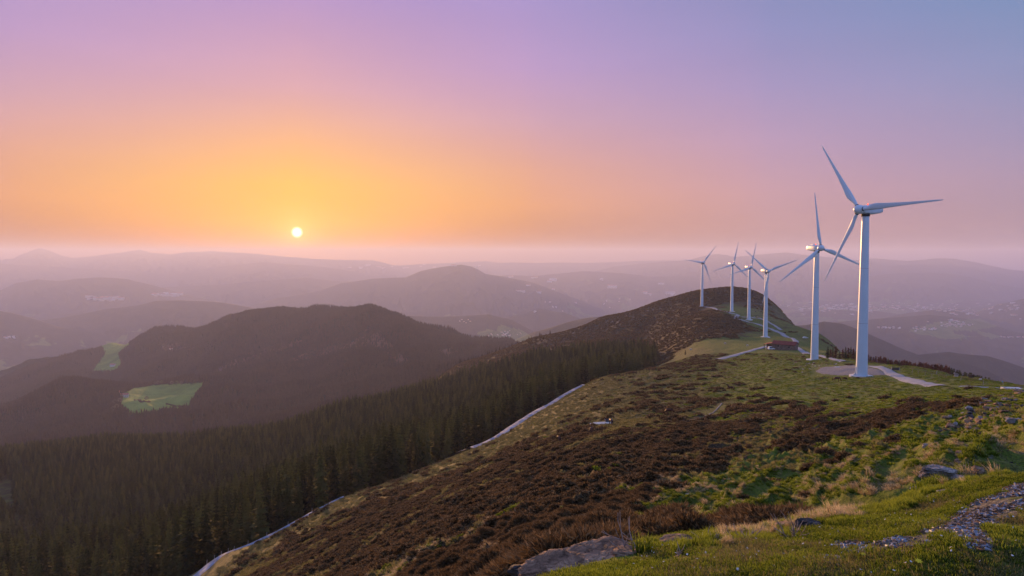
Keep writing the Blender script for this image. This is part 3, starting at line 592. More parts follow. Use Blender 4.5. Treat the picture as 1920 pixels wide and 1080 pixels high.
ribbon('road', [(1508, 662), (1528, 665.5), (1545, 669), (1558, 672), (1582, 678)], 3.2, M_CONC, 'narrow strip of concrete road behind the second turbine', up=.3)
ribbon('road', [(1346, 674), (1370, 668.5), (1400, 660), (1425, 653), (1447, 648)], 4.0, M_CONC, 'pale side road running left from the stone barn', up=.3)
ribbon('road', [(1428, 598), (1440, 603), (1455, 612), (1466, 619)], 3.5, M_CONC, 'short upper service road behind the fourth turbine', up=.3)
ribbon('road', [(1390, 594), (1410, 595.5), (1426, 597)], 3.5, M_CONC, 'flat pad road by the third farthest turbine', up=.3)
ribbon('road', [(1636, 687), (1652, 689.5), (1664, 695), (1680, 703.5), (1700, 711.5), (1722, 718), (1745, 722), (1762, 724)], 4.4, M_CONC, 'curving concrete road right of the nearest turbine', up=.22)
ribbon('path', [(1800, 724.5), (1840, 726), (1880, 728), (1905, 729)], 1.2, M_CONC, 'thin pale path along the right-hand pasture', up=.1)
ribbon('path', [(1290, 793), (1310, 786), (1330, 777), (1345, 766), (1353, 756)], 0.3, M_GRAV, 'faint livestock path across the pasture', up=.08)
0 and ribbon('path', [(1060, 850), (1090, 842), (1120, 834), (1140, 829)], 0.35, M_GRAV, 'faint path through the heather', up=.1)
0 and ribbon('path', [(640, 1079), (665, 1060), (680, 1048), (700, 1034)], 0.3, M_GRAV, 'stony sheep path on the lower heather slope', up=.08)
def drape(name, pix, mat, label, up=.2, rings=9, n=64, ragged=.06):
    P = np.array([hit(a, b)[:2] for a, b in pix]); C_ = catmull(np.vstack([P, P[:1]]), 10)[:-1]; c0 = P.mean(0); n = len(C_); V = [np.array([*c0, H1(*c0) + up])]
    rag = 1 + ragged * noise(np.arange(n) * .9, np.zeros(n))
    for k in range(1, rings + 1):
        p = c0 + (C_ - c0) * (k / rings) * rag[:, None]; V += list(np.stack([p[:, 0], p[:, 1], H(p[:, 0], p[:, 1]) + (up if k < rings else -.05)], 1))
    Fc = [(0, 1 + i, 1 + (i + 1) % n) for i in range(n)]
    for k in range(rings - 1):
        for i in range(n): a = 1 + k * n + i; b = 1 + k * n + (i + 1) % n; Fc.append((a, a + n, b + n, b))
    o = mesh_obj(name, V, Fc, mat); bm_fix(o); return tag(o, label=label, kind='structure')
def bm_fix(o):
    import bmesh
    b = bmesh.new(); b.from_mesh(o.data); bmesh.ops.recalc_face_normals(b, faces=b.faces); b.to_mesh(o.data); b.free()
drape('gravel_pad', [(1528, 696), (1545, 688), (1580, 685.5), (1610, 685.5), (1640, 691), (1662, 702.5), (1635, 704), (1600, 703.5), (1560, 703), (1538, 700.5)], M_GRAV, 'grey gravel crane pad around the foot of the nearest turbine')

# ------------------------------------------------------------ wind turbines
M_WT = simple('turbine_paint', (0.58, 0.67, 0.76), .35, .5, .04, .3); M_WD = simple('turbine_dark_joint', (.03, .03, .035), .6); M_RED = simple('warning_lamp', (1.0, .10, .04), .4, emit=.8); M_FND = simple('foundation_concrete', (.55, .56, .58), .9, .1, .15, 1.5)  # near-black turbine colour is for the yaw collar and blade root rings
import bmesh
def lathe(prof, n=32, axis='z'):
    V, Fc = [], []
    for (r, h) in prof:
        for i in range(n):
            a = 6.28318 * i / n; V.append((r * cos(a), r * sin(a), h) if axis == 'z' else (r * cos(a), -h, r * sin(a)))
    for k in range(len(prof) - 1):
        for i in range(n): Fc.append((k * n + i, k * n + (i + 1) % n, (k + 1) * n + (i + 1) % n, (k + 1) * n + i))
    V.append((0, 0, prof[0][1]) if axis == 'z' else (0, -prof[0][1], 0)); V.append((0, 0, prof[-1][1]) if axis == 'z' else (0, -prof[-1][1], 0)); a, b = len(V) - 2, len(V) - 1
    for i in range(n): Fc.append((a, (i + 1) % n, i)); q = (len(prof) - 1) * n; Fc.append((b, q + i, q + (i + 1) % n))
    return V, Fc
def boxv(x0, x1, y0, y1, z0, z1):
    V = [(x, y, z) for z in (z0, z1) for y in (y0, y1) for x in (x0, x1)]; return V, [(0, 2, 3, 1), (4, 5, 7, 6), (0, 1, 5, 4), (2, 6, 7, 3), (0, 4, 6, 2), (1, 3, 7, 5)]
def join(*parts):
    V, Fc = [], []
    for v, f in parts: o = len(V); V += list(v); Fc += [tuple(i + o for i in q) for q in f]
    return V, Fc
def tube(P, R, n=6):
    P = [Vector(p) for p in P]; V, Fc = [], []
    for k, p in enumerate(P):
        d = (P[min(k + 1, len(P) - 1)] - P[max(k - 1, 0)]).normalized(); a = d.orthogonal().normalized(); b = d.cross(a); r = R[k] if hasattr(R, '__len__') else R
        for i in range(n): V.append(tuple(p + (a * cos(6.283 * i / n) + b * sin(6.283 * i / n)) * r))
    for k in range(len(P) - 1):
        for i in range(n): Fc.append((k * n + i, k * n + (i + 1) % n, (k + 1) * n + (i + 1) % n, (k + 1) * n + i))
    Fc.append(tuple(range(n))[::-1]); Fc.append(tuple((len(P) - 1) * n + i for i in range(n))); return V, Fc
HUBZ = 53.0
def blade_geo():
    V, Fc = [], []; n = 18
    st_ = [(0.9, 1.0, 1.0, 0), (1.6, 1.0, 1.0, 0), (2.6, 1.15, .85, 16), (4.0, 1.65, .55, 15), (5.2, 2.0, .36, 13), (6.5, 2.0, .27, 11), (9, 1.6, .22, 8), (13, 1.15, .19, 5), (17, .85, .17, 3), (21, .6, .15, 1.5), (24, .48, .14, .5), (25.6, .25, .14, 0), (26, .06, .2, 0)]
    for (r, ch, th, tw) in st_:
        circ = max(0, min(1, (th - .36) / .5))
        for i in range(n):
            a = 6.28318 * i / n; cx = cos(a); cyy = sin(a) * th * (.5 + .5 * (circ + (1 - circ) * (.5 + .5 * cx)) * 1.3 if circ < 1 else 1.0)
            x = ch * .5 * cx + (-(1 - circ) * ch * .18); y = ch * .5 * cyy; t = radians(tw + 4)
            V.append((x * cos(t) - y * sin(t), x * sin(t) + y * cos(t), r))
    for k in range(len(st_) - 1):
        for i in range(n): Fc.append((k * n + i, k * n + (i + 1) % n, (k + 1) * n + (i + 1) % n, (k + 1) * n + i))
    return V, Fc
def make_turbine():
    t = empty('wind_turbine', (0, 0, 0))
    prof = [(1.78, -1.5)]
    for k in range(25):
        z = 51.2 * k / 24; prof.append((1.76 + (1.08 - 1.76) * (z / 51.2) ** 0.9, z))
    tw = mesh_obj('tower', *lathe(prof, 48), M_WT, t); tw.data.materials.append(M_WD)
    rings = [lathe([(1.76 + (1.08 - 1.76) * (z / 51.2) ** .9 + .012, z - .05), (1.76 + (1.08 - 1.76) * (z / 51.2) ** .9 + .012, z + .05)], 48) for z in (17.0, 34.5)]
    sm_ = simple('seam_grey', (.35, .38, .42), .5)
    for rg_ in rings: mesh_obj('flange_seam', *rg_, sm_, t)
    mesh_obj('foundation', *lathe([(3.6, -1.2), (3.6, .12), (3.35, .2)], 40), M_FND, t)
    v, f = boxv(-.45, .45, -1.84, -1.6, .9, 2.9); d = mesh_obj('door', v, f, simple('door_grey', (.55, .6, .62), .5), t, smooth=False); d.rotation_euler = (0, 0, radians(-52))
    v, f = join(boxv(-.45, .45, -2.6, -1.72, 0, .3), boxv(-.45, .45, -2.35, -1.72, .3, .6), boxv(-.45, .45, -2.1, -1.72, .6, .88)); s_ = mesh_obj('steps', v, f, M_FND, t, smooth=False); s_.rotation_euler = (0, 0, radians(-52))
    nac = empty('nacelle_assembly', (0, 0, HUBZ))
    # nacelle lofted along +Y (rear), rotor at -Y
    V, Fc = [], []; secs = [(-2.3, .95, -.95, .95), (-1.8, 1.25, -1.25, 1.25), (0.5, 1.45, -1.45, 1.45), (2.8, 1.45, -1.45, 1.55), (5.6, 1.35, -1.05, 1.5), (6.9, 1.25, -.75, 1.35)]; n = 20
    for (y, hx, zb, zt) in secs:
        for i in range(n):
            a = 6.28318 * i / n; cx = np.sign(cos(a)) * abs(cos(a)) ** .45; cz = np.sign(sin(a)) * abs(sin(a)) ** .45; V.append((hx * cx, y, (zt if cz > 0 else -zb) * cz))
    for k in range(len(secs) - 1):
        for i in range(n): Fc.append((k * n + i, (k + 1) * n + i, (k + 1) * n + (i + 1) % n, k * n + (i + 1) % n))
    Fc.append(tuple(range(n))); Fc.append(tuple(len(V) - n + i for i in range(n))[::-1])
    bpy.data.objects.remove(nac)
    nacelle = mesh_obj('nacelle', V, Fc, M_WT, t, loc=(0, 0, HUBZ)); bm_fix(nacelle)
    v, f = join(boxv(-.7, .7, 2.2, 4.2, 1.4, 1.85), tube([(0, 5.4, 1.4), (0, 5.4, 2.6)], .04)); mesh_obj('cooler_box', v, f, M_WT, nacelle, smooth=False)
    v, f = lathe([(.16, 1.35), (.2, 1.45), (.2, 1.85), (.12, 2.0)], 12); lamp = mesh_obj('warning_light', v, f, M_RED, nacelle); lamp.location = (0, 1.0, 0)
    mesh_obj('yaw_collar', *lathe([(1.25, 50.9), (1.3, 51.3), (1.3, 51.8)], 32), M_WD, t)
    hub = mesh_obj('hub', *lathe([(1.25, 2.32), (1.42, 2.6), (1.46, 3.4), (1.38, 4.0), (1.05, 4.65), (.6, 5.05), (.2, 5.2), (.02, 5.22)], 28, axis='y'), M_WT, t, loc=(0, 0, HUBZ)); bm_fix(hub)
    bg_ = blade_geo(); first = None
    for k in range(3):
        b_ = mesh_obj('blade', *bg_, M_WT, hub) if first is None else bpy.data.objects.new('blade', first.data)
        if first is not None: COL.objects.link(b_); b_.parent = hub
        first = first or b_; b_.location = (0, -3.35, 0); b_.rotation_euler = (0, radians(120 * k), 0)
        c_ = mesh_obj('blade_root_ring', *lathe([(.62, 1.42), (.66, 1.46), (.66, 1.56), (.56, 1.6)], 20), M_WD, b_)
    bm_fix(first); return t
def copy_tree(o, parent=None):
    c_ = o.copy(); COL.objects.link(c_); c_.parent = parent
    for ch in o.children: copy_tree(ch, c_)
    return c_
proto = make_turbine()
TURB = [(1615.4, 705.5, 215, 62, 2.5, 'nearest and tallest wind turbine, its rotor facing left beside the gravel pad'),
        (1527, 675, 322, -7, 98, 'second nearest white wind turbine, on grass left of the nearest one'),
        (1435, 632, 560, -7, 20, 'third nearest wind turbine, standing behind the red-roofed stone barn'),
        (1404, 599, 664, -9, 78, 'slim wind turbine second right of the hilltop, third from the left of the row'),
        (1372, 584, 752, -9, 78, 'wind turbine in front of the rounded brown hilltop, second from the left'),
        (1316, 574, 891, -9, 52, 'farthest wind turbine, leftmost of the row on the brown hill')]
FEET = []
for i, (px, py, Yw, al, ph, lab) in enumerate(TURB):
    t = proto if i == 0 else copy_tree(proto); q = hit(px, py)
    if abs(q[1] - Yw) > Yw * .12: q = pt(px, py, Yw); q[2] = H1(q[0], q[1])
    t.location = (q[0], q[1], q[2] + .05); t.rotation_euler = (0, 0, -radians(al)); FEET.append(q)
    hb = [c_ for c_ in t.children if c_.name.startswith('hub')][0]; hb.rotation_euler = (0, radians(90 - ph), 0)
    tag(t, lab, 'wind turbine', 'wind turbines along the ridge')
# ------------------------------------------------------------ forests
CROWNS = []; rgc = np.random.default_rng(3)
for k in range(5):
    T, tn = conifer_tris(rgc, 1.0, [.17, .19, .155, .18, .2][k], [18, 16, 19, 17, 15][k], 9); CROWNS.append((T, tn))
TRUNK = trunk_mesh('trunk', .95, .014, M_BARK)
crown_objs = []
FOR_T = np.array([(-300, 150, 900), (-60, 190, 860), (0, 190, 850), (200, 170, 840), (350, 142, 820), (420, 158, 790), (640, 182, 730), (860, 226, 710), (1000, 282, 700), (1075, 345, 680), (1130, 360, 660), (1180, 395, 620), (1215, 440, 590), (1233, 490, 540)], float)
FA = np.arctan((FOR_T[:, 0] - 960) / F)
def jitter_grid(x0, x1, y0, y1, s, rg):
    gx, gy = np.meshgrid(np.arange(x0, x1, s), np.arange(y0, y1, s)); x = gx.ravel() + rg.uniform(-.42, .42, gx.size) * s; y = gy.ravel() + rg.uniform(-.42, .42, gx.size) * s; return x, y
x, y = jitter_grid(-700, 180, 90, 900, 4.4, rgc); az = np.arctan2(x, y)
lo = np.interp(az, FA, FOR_T[:, 1]); hi = np.interp(az, FA, FOR_T[:, 2]); k = (y > lo) & (y < hi + 20 * noise(x / 30, y / 30)) & (az < FA[-1]) & (az > -.72)
x, y = x[k], y[k]; z = H(x, y); px, py = project(x, y, z)
gap = inpoly(px, py - 0, [(0, 905), (14, 890), (24, 915), (30, 960), (48, 985), (95, 1000), (88, 1028), (40, 1020), (14, 960), (-40, 950), (-60, 910)]) | ((noise(x / 22, y / 22) > .58))
k = ~gap & (rgc.uniform(size=len(x)) < .93); x, y, z = x[k], y[k], z[k]; hgt = 16.0 + 3.0 * noise(x / 60, y / 60) + rgc.uniform(-4.0, 3.0, len(x)); hgt *= np.interp(np.hypot(x, y), [300, 700], [1.0, .95])
for q in TW:
    hgt = np.where(np.hypot(x - q[0], y - q[1]) < 6, hgt * .8, hgt)
k = visible(x, y, z + hgt + 1, .004); x, y, z, hgt = x[k], y[k], z[k], hgt[k]
r = np.hypot(x, y); px, py = project(x, y, z + hgt * .7); size = np.where((px > -15) & (px < 1935) & (py < 1090), hgt / r, 0); order = np.argsort(-size); own = order[:150]; rest = order[150:]
print('near forest', len(x))
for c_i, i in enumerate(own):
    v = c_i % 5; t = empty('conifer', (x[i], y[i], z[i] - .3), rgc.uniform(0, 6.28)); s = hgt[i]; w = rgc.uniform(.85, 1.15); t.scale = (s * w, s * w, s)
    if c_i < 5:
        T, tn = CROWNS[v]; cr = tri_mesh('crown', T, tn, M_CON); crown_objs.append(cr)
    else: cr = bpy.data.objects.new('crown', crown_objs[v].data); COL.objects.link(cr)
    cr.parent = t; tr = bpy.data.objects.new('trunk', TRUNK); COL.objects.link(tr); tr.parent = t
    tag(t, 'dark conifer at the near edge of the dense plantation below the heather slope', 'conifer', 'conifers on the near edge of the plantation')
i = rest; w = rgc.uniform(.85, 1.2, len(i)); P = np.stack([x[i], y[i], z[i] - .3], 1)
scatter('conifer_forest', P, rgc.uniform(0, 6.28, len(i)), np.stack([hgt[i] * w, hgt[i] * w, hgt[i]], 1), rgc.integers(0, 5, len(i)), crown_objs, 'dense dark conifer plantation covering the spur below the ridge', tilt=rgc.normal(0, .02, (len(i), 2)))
# the woods on the hills beyond: one canopy of small crowns
x, y = jitter_grid(-3000, 350, 1000, 3650, 6.2, rgc); az = np.arctan2(x, y); r = np.hypot(x, y); k = (az > -.68) & (az < .06) & (r > 1040) & (r < 3650); x, y = x[k], y[k]; z = H(x, y)
k = visible(x, y, z + 14, .002); x, y, z = x[k], y[k], z[k]; f, c_ = masks_mid(x, y, z); nn = noise(x / 120, y / 120)
k = (f < .5) & ((c_ < .5) | (rgc.uniform(size=len(x)) < .34)) & (rgc.uniform(size=len(x)) < .96); x, y, z, nn = x[k], y[k], z[k], nn[k]; n = len(x); print('far wood', n)
hh = 12.5 + 3 * nn + rgc.uniform(-3, 3, n); ww = hh * rgc.uniform(.17, .25, n); m = 5; a0 = rgc.uniform(0, 6.28, n); V = []; tone = []
for lev, (h0, h1, rr) in enumerate(((.02, .72, 1.0), (.42, 1.0, .62))):
    for kk in range(m):
        a = a0 + lev + 6.283 * kk / m; R_ = ww * rr * rgc.uniform(.8, 1.25, n); V.append(np.stack([x + R_ * np.cos(a), y + R_ * np.sin(a), z + hh * (h0 + rgc.uniform(-.04, .08, n))], 1)); tone.append(rgc.uniform(0, .5, n))
    V.append(np.stack([x + rgc.normal(0, .15, n), y, z + hh * h1], 1)); tone.append(rgc.uniform(.4, 1, n))
V = np.stack(V, 1); nv = V.shape[1]; base = np.arange(n)[:, None, None] * nv; tr = np.array([[lev * (m + 1) + kk, lev * (m + 1) + (kk + 1) % m, lev * (m + 1) + m] for lev in range(2) for kk in range(m)])
Q = (base + tr[None]).reshape(-1, 3); fo = np_mesh('hill_forest', V.reshape(-1, 3), Q, M_CONF, n=3, smooth=False); rt = rgc.uniform(0, 1, n) * .5 + .35 * (nn > .1)
attr(fo, 'tone', np.clip(np.stack(tone, 1) * .6 + rt[:, None], 0, 1)); tag(fo, kind='stuff', label='continuous conifer woods cloaking the hills beyond the plantation')
# trees on the right-hand rim: reddish bare larches and small dark conifers
def larch_tris(rg):
    T, tn = [], []
    for k in range(150):
        h = rg.uniform(.12, 1); R = .20 * (1 - h) ** .6 + .02; a = rg.uniform(0, 6.283); d = np.array([cos(a), sin(a), 0]); b = np.array([0, 0, h - .04]); e = d * R * rg.uniform(.7, 1.2) + np.array([0, 0, h + rg.uniform(.0, .10)])
        s = np.array([-sin(a), cos(a), rg.uniform(-.6, .6)]) * .020; T += [[b - s, b + s, e]]; tn += [rg.uniform(0, 1)]
        for q in range(2):
            f = rg.uniform(.4, .95); p = b + (e - b) * f; T += [[p, p + s * 1.2, p + rg.normal(size=3) * .035 + [0, 0, .03]]]; tn += [rg.uniform(0, 1)]
    return np.array(T), np.array(tn)
LP = [tri_mesh('crown', *larch_tris(rgc), M_LARCH) for _ in range(3)]; LARCH_N = 0
def place_tree(kind, px, py, Yw, s, lab, group):
    global LARCH_N
    q = pt(px, py, Yw); z = H1(q[0], q[1]); t = empty('larch_tree' if kind else 'conifer', (q[0], q[1], z - .2), rgc.uniform(0, 6)); t.scale = (s * 1.5, s * 1.5, s)
    if kind:
        v = LARCH_N % 3; cr = LP[v] if LARCH_N < 3 else bpy.data.objects.new('crown', LP[v].data); LARCH_N += 1
        if LARCH_N > 3: COL.objects.link(cr)
    else: cr = bpy.data.objects.new('crown', crown_objs[rgc.integers(0, 5)].data); COL.objects.link(cr)
    cr.parent = t; tr = bpy.data.objects.new('trunk', TRUNK); COL.objects.link(tr); tr.parent = t; tag(t, lab, 'tree', group); return t
def top_to(px, ptop, Yw):   # height a tree must have for its tip to reach a photo row
    q = pt(px, 600, Yw); return max(1.5, pt(px, ptop, Yw)[2] - H1(q[0], q[1]))
for k in range(84):
    px = 1622 + k * 1.9 + rgc.uniform(-2, 2); Yw = np.interp(px, [1620, 1700, 1790], [345, 330, 300]) + rgc.uniform(0, 45); tp = np.interp(px, [1618, 1645, 1680, 1720, 1790], [662, 666, 673, 679, 688]) + rgc.uniform(-1, 6)
    s = min(top_to(px, tp, Yw), 16)
    if k % 6 == 4: place_tree(0, px, 700, Yw, s, 'small dark conifer among the reddish bare trees right of the nearest turbine', 'dark conifers among the rim larches')
    else: place_tree(1, px, 700, Yw, s, 'reddish bare larch on the rim right of the nearest turbine', 'reddish bare larches on the rim')
for k in range(110):
    px = 1738 + k * 1.65 + rgc.uniform(-2, 2); Yw = np.interp(px, [1738, 1850, 1920], [380, 330, 280]) + rgc.uniform(0, 60); tp = np.interp(px, [1735, 1760, 1800, 1850, 1890, 1920], [681, 682, 691, 703, 716, 728]) + rgc.uniform(0, 5)
    place_tree(0, px, 700, Yw, min(top_to(px, tp, Yw), 18), 'dark conifer in the wood just beyond the right-hand rim', 'dark conifers beyond the right-hand rim')
for k, (px, py, h_) in enumerate([(1552, 668, 8), (1557, 669, 6), (1561, 669, 7), (1567, 670, 8), (1574, 672, 5), (1580, 674, 6), (1585, 675, 8), (1590, 676, 7), (1595, 678, 8), (1600, 679, 7), (1604, 680, 6)]):
    place_tree(k % 2, px, py, 335 + 4 * (k % 3), h_ * .75, ['dark bushy conifer in the short row behind the gravel pad', 'reddish bare larch in the short row behind the gravel pad'][k % 2], 'row of low trees behind the gravel pad')
q = hit(1285, 665.5); t = empty('conifer', (q[0], q[1], q[2] - .1)); t.scale = (4.6, 4.6, 3.6); cr = bpy.data.objects.new('crown', crown_objs[0].data); COL.objects.link(cr); cr.parent = t; tr = bpy.data.objects.new('trunk', TRUNK); COL.objects.link(tr); tr.parent = t
tag(t, 'lone small dark conifer standing on the open moor below the side road', 'conifer')
# rounded bare trees at the meadow in the woods
def round_tree_tris(rg):
    T, tn = [], []
    for k in range(170):
        d = rg.normal(size=3); d /= np.linalg.norm(d); p = np.array([0, 0, .62]) + d * np.array([.36, .36, .36]) * rg.uniform(.5, 1); s = np.cross(d, rg.normal(size=3)); s *= .045 / np.linalg.norm(s)
        T += [[p - s, p + s, p + d * .1]]; tn += [rg.uniform(0, 1)]
    return np.array(T), np.array(tn)
RT = tri_mesh('crown', *round_tree_tris(rgc), M_BARE); M_YG = foliage('olive_twigs', (.10, .11, .04), (.16, .16, .06)); RT2 = tri_mesh('crown', *round_tree_tris(rgc), M_YG); first = [True, True]
for px, py, s, kd, lab in [(291, 722, 11, 0, 'leftmost greyish bare tree at the top of the meadow'), (296.5, 721.5, 12, 0, 'greyish bare tree second from left at the top of the meadow'), (303, 721, 12, 1, 'olive-tinged tree at the top of the meadow'),
                       (322, 723, 14, 0, 'bare rounded tree left of the three at the meadow top'), (331, 723, 14, 1, 'brownish rounded tree in the middle of three at the meadow top'), (340, 723, 13, 0, 'bare rounded tree right of the three at the meadow top'),
                       (275, 752, 12, 0, 'lone pale bare tree in the middle of the meadow'), (225, 757, 15, 0, 'grey bare tree left of the meadow, below the farmhouse'), (215, 760, 15, 0, 'large grey bare tree at the lower left of the meadow'), (219, 768, 14, 0, 'lowest grey bare tree beside the meadow'),
                       (212, 772, 13, 0, 'grey bare tree left of the lowest one by the meadow')]:
    q = hit(px, py); t = empty('bare_tree', (q[0], q[1], q[2] - .2), rgc.uniform(0, 6)); t.scale = (s, s, s); src = (RT, RT2)[kd]
    cr = src if first[kd] else bpy.data.objects.new('crown', src.data)
    if not first[kd]: COL.objects.link(cr)
    first[kd] = False; cr.parent = t; tr = bpy.data.objects.new('trunk', TRUNK); COL.objects.link(tr); tr.parent = t; tr.scale = (1.6, 1.6, .7); tag(t, lab, 'tree', 'bare trees around the meadow')
# ------------------------------------------------------------ rocks
def mat_rock(name, c0, c1, c2):
    m, t, b = newmat(name, .9, .25); P = N(t, 'ShaderNodeTexCoord').outputs['Object']
    a = tex(t, 3.0, 6, P); f = tex(t, 14, 6, scalevec(t, P, (1, 1, 4)), .5); L(t, ramp(t, mth(t, 'ADD', mth(t, 'MULTIPLY', a, .55), mth(t, 'MULTIPLY', f, .45)), [(.36, (*c0, 1)), (.5, (*c1, 1)), (.62, (*c2, 1))]), b.inputs['Base Color'])
    bump(t, b, mth(t, 'ADD', f, mth(t, 'MULTIPLY', a, .6)), 1.0, .07); return m
M_ROCKB = mat_rock('brown_sandstone', (.07, .042, .028), (.30, .18, .12), (.58, .38, .26)); M_ROCKG = mat_rock('grey_sandstone', (.09, .08, .078), (.34, .29, .28), (.62, .54, .51)); M_ROCKD = mat_rock('dark_rock', (.03, .028, .03), (.09, .08, .085), (.2, .18, .19))
def rock_geo(seed, sx, sy, sz, flat=.5, sub=4, cuts=7):
    rg = np.random.default_rng(seed); b = bmesh.new(); bmesh.ops.create_icosphere(b, subdivisions=sub, radius=1.0)
    V = np.array([v.co[:] for v in b.verts]); nrm = V.copy()
    for k in range(cuts):
        d = rg.normal(size=3); d[2] *= .7; d /= np.linalg.norm(d); lim = rg.uniform(.55, .85); s = V @ d; V -= np.maximum(0, s - lim)[:, None] * d * .93
    ft = np.array([0.12 * rg.normal(), .12 * rg.normal(), 1]); ft /= np.linalg.norm(ft); s = V @ ft; V -= np.maximum(0, s - flat)[:, None] * ft * .9
    if sub >= 5:
        nn_ = V / (np.linalg.norm(V, axis=1)[:, None] + 1e-9); h_ = V[:, 2] + .22 * V[:, 0] + .10 * noise(V[:, 0] * 2, V[:, 1] * 2 + seed); st_ = (h_ * 9 % 1.0); led = np.where(st_ < .82, 0, -1.0) * .055
        cr_ = np.abs(noise(V[:, 0] * 2.6 + seed * 3, V[:, 1] * 2.6 + V[:, 2] * 1.5)); crk = -np.clip(.07 - cr_, 0, 1) * 1.3; V = V + nn_ * (led + crk + .030 * fbm(V[:, 0] * 9, V[:, 1] * 9 + V[:, 2] * 9, 4))[:, None]
    n1 = noise(V[:, 0] * 1.7 + seed, V[:, 1] * 1.7 + V[:, 2] * 2.3) ; n2 = fbm(V[:, 0] * 4 + V[:, 2] * 5 + seed, V[:, 1] * 4 - V[:, 2] * 3, 3)
    V *= (1 + .10 * n1 + .05 * n2)[:, None]; V[:, :2] *= (1 + .05 * np.sin(np.round(V[:, 2] * 5 + n1) * 4.2))[:, None]
    V *= np.array([sx, sy, sz]); F_ = [[v.index for v in f.verts] for f in b.faces]; b.free(); return V, F_
ROCKS = []
def rock(px, py, w_px, asp, hgt, mat, lab, seed, rz=0, sub=4, Yw=None, group=None, name='rock', flat=.5, sink=.12, tilt=(0, 0), depth=.6):
    q = hit(px, py)
    if q is None: return
    ROCKS.append((q[0], q[1], w_px / F * q[1] / 2))
    w = w_px / F * q[1] / 2; V, F_ = rock_geo(seed, w, w * depth, w * hgt, flat, sub)
    o = mesh_obj(name, V, F_, mat, smooth=sub >= 4); o.location = (q[0], q[1], q[2] + w * hgt * (1 - sink * 2) * .35); o.rotation_euler = (radians(tilt[0]), radians(tilt[1]), radians(rz)); 
    if sub >= 4:
        o.data.set_sharp_from_angle(angle=radians(32)) if hasattr(o.data, 'set_sharp_from_angle') else None
    return tag(o, lab, 'rock', group)
rock(1110, 1048, 170, 1, .20, M_ROCKB, 'long flat slab of brown layered rock in the foreground, its upper half', 21, 8, 6, 4.75, sink=.1, flat=.5, depth=.75, tilt=(6, -7))
rock(1040, 1068, 140, 1, .26, M_ROCKB, 'dark-sided front block of the long brown foreground rock', 22, 14, 6, 4.3, sink=.1, flat=.55, depth=.7, tilt=(6, -9))
rock(1172, 1037, 66, 1, .30, M_ROCKB, 'small flat brown slab at the right end of the long foreground rock', 28, -6, 4, 4.9, flat=.4, tilt=(4, 0))
rock(982, 1076, 62, 1, .7, M_ROCKD, 'small dark pale-flecked rock at the left tip of the foreground rocks', 23, 0, 4, 4.5)
rock(1270, 1017, 76, 1, .30, M_ROCKB, 'flat tan rock behind the green grass tuft', 24, 5, 4, 5.0, flat=.4)
rock(1468, 990, 36, 1, .8, M_ROCKB, 'rounded brown rock touching the dark craggy rock', 25, 20, 4, 5.1)
rock(1518, 990, 62, 1, .55, M_ROCKD, 'dark craggy rock at the foot of the twiggy shrub', 26, 12, 6, 5.05, sink=.05)
rock(1450, 1009, 34, 1, .28, M_ROCKB, 'thin tan stone lying in front of the brown rock', 27, 10, 4, 4.9, flat=.4)
rock(1756, 888, 82, 1, .42, M_ROCKG, 'large pale grey rock in the middle of the right-hand bank', 31, 6, 6, 8.2, sink=.1, flat=.5)
rock(1790, 900, 60, 1, .35, M_ROCKG, 'flat grey-brown slab against the large pale rock', 32, 10, 4, 7.9, flat=.4)
rock(1834, 884, 34, 1, .62, M_ROCKB, 'dark brown block right of the large pale rock', 33, 20, 4, 8.6)
rock(1803, 853, 30, 1, .6, M_ROCKB, 'tan upright stone above the large pale rock', 34, 25, 4, 12)
rock(1796, 866, 24, 1, .5, M_ROCKB, 'rust-brown stone in the dead bracken', 35, 15, 4, 11)
rock(1718, 918, 26, 1, .5, M_ROCKG, 'small grey pointed rock at the edge of the green tufts', 36, 0, 4, 7.6)
rock(1702, 929, 22, 1, .3, M_ROCKG, 'low flat grey stone left of the small pointed rock', 37, 0, 4, 7.3)
rock(1776, 922, 40, 1, .22, M_ROCKG, 'low stone slab half sunk in turf below the large pale rock', 38, 8, 4, 7.0, flat=.35)
rock(1737, 837, 22, 1, .6, M_ROCKG, 'lone lilac-grey rock on the green slope', 39, 12, 4, 22)
rock(1686, 851, 11, 1, .4, M_ROCKB, 'small pale yellow stone on the green slope', 40, 0, 3, 20)
rock(1711, 848, 10, 1, .4, M_ROCKB, 'small white stone beside the lilac-grey rock', 41, 0, 3, 21)
rock(1728, 966, 15, 1, .75, M_ROCKB, 'small rounded pinkish stone on the short turf', 42, 0, 4, 5.1)
rock(1801, 812, 24, 1, .5, M_ROCKD, 'dark grey stone low in the scree', 43, 10, 4, 32); rock(1838, 791, 30, 1, .5, M_ROCKB, 'long tilted brown boulder in the scree', 44, 22, 4, 38)
rock(1781, 801, 22, 1, .5, M_ROCKB, 'brown boulder at the left edge of the scree', 45, 20, 4, 34); rock(1901, 790, 36, 1, .42, M_ROCKG, 'large whitish boulder at the right edge of the photo', 46, 18, 4, 34)
rock(1816, 803, 14, 1, .6, M_ROCKG, 'white-topped stone in the middle of the scree', 47, 5, 4, 33); rock(1846, 750, 14, 1, .6, M_ROCKG, 'pale boulder topping the scree', 48, 0, 4, 62)
rock(1763, 809, 15, 1, .5, M_ROCKD, 'small dark boulder below the scree edge', 49, 20, 4, 31); rock(1872, 771, 17, 1, .4, M_ROCKD, 'dark flat boulder in the upper right scree', 50, 5, 4, 50)
rock(1855, 757, 20, 1, .3, M_ROCKB, 'long tan slab in the upper scree', 51, 25, 3, 57); rock(1868, 775, 15, 1, .4, M_ROCKG, 'grey stone right of the long tilted boulder', 52, 0, 3, 45)
rock(1035, 1012, 8, 1, .7, M_ROCKG, 'small pale grey stone in the brown bracken', 53, 0, 3, 9)
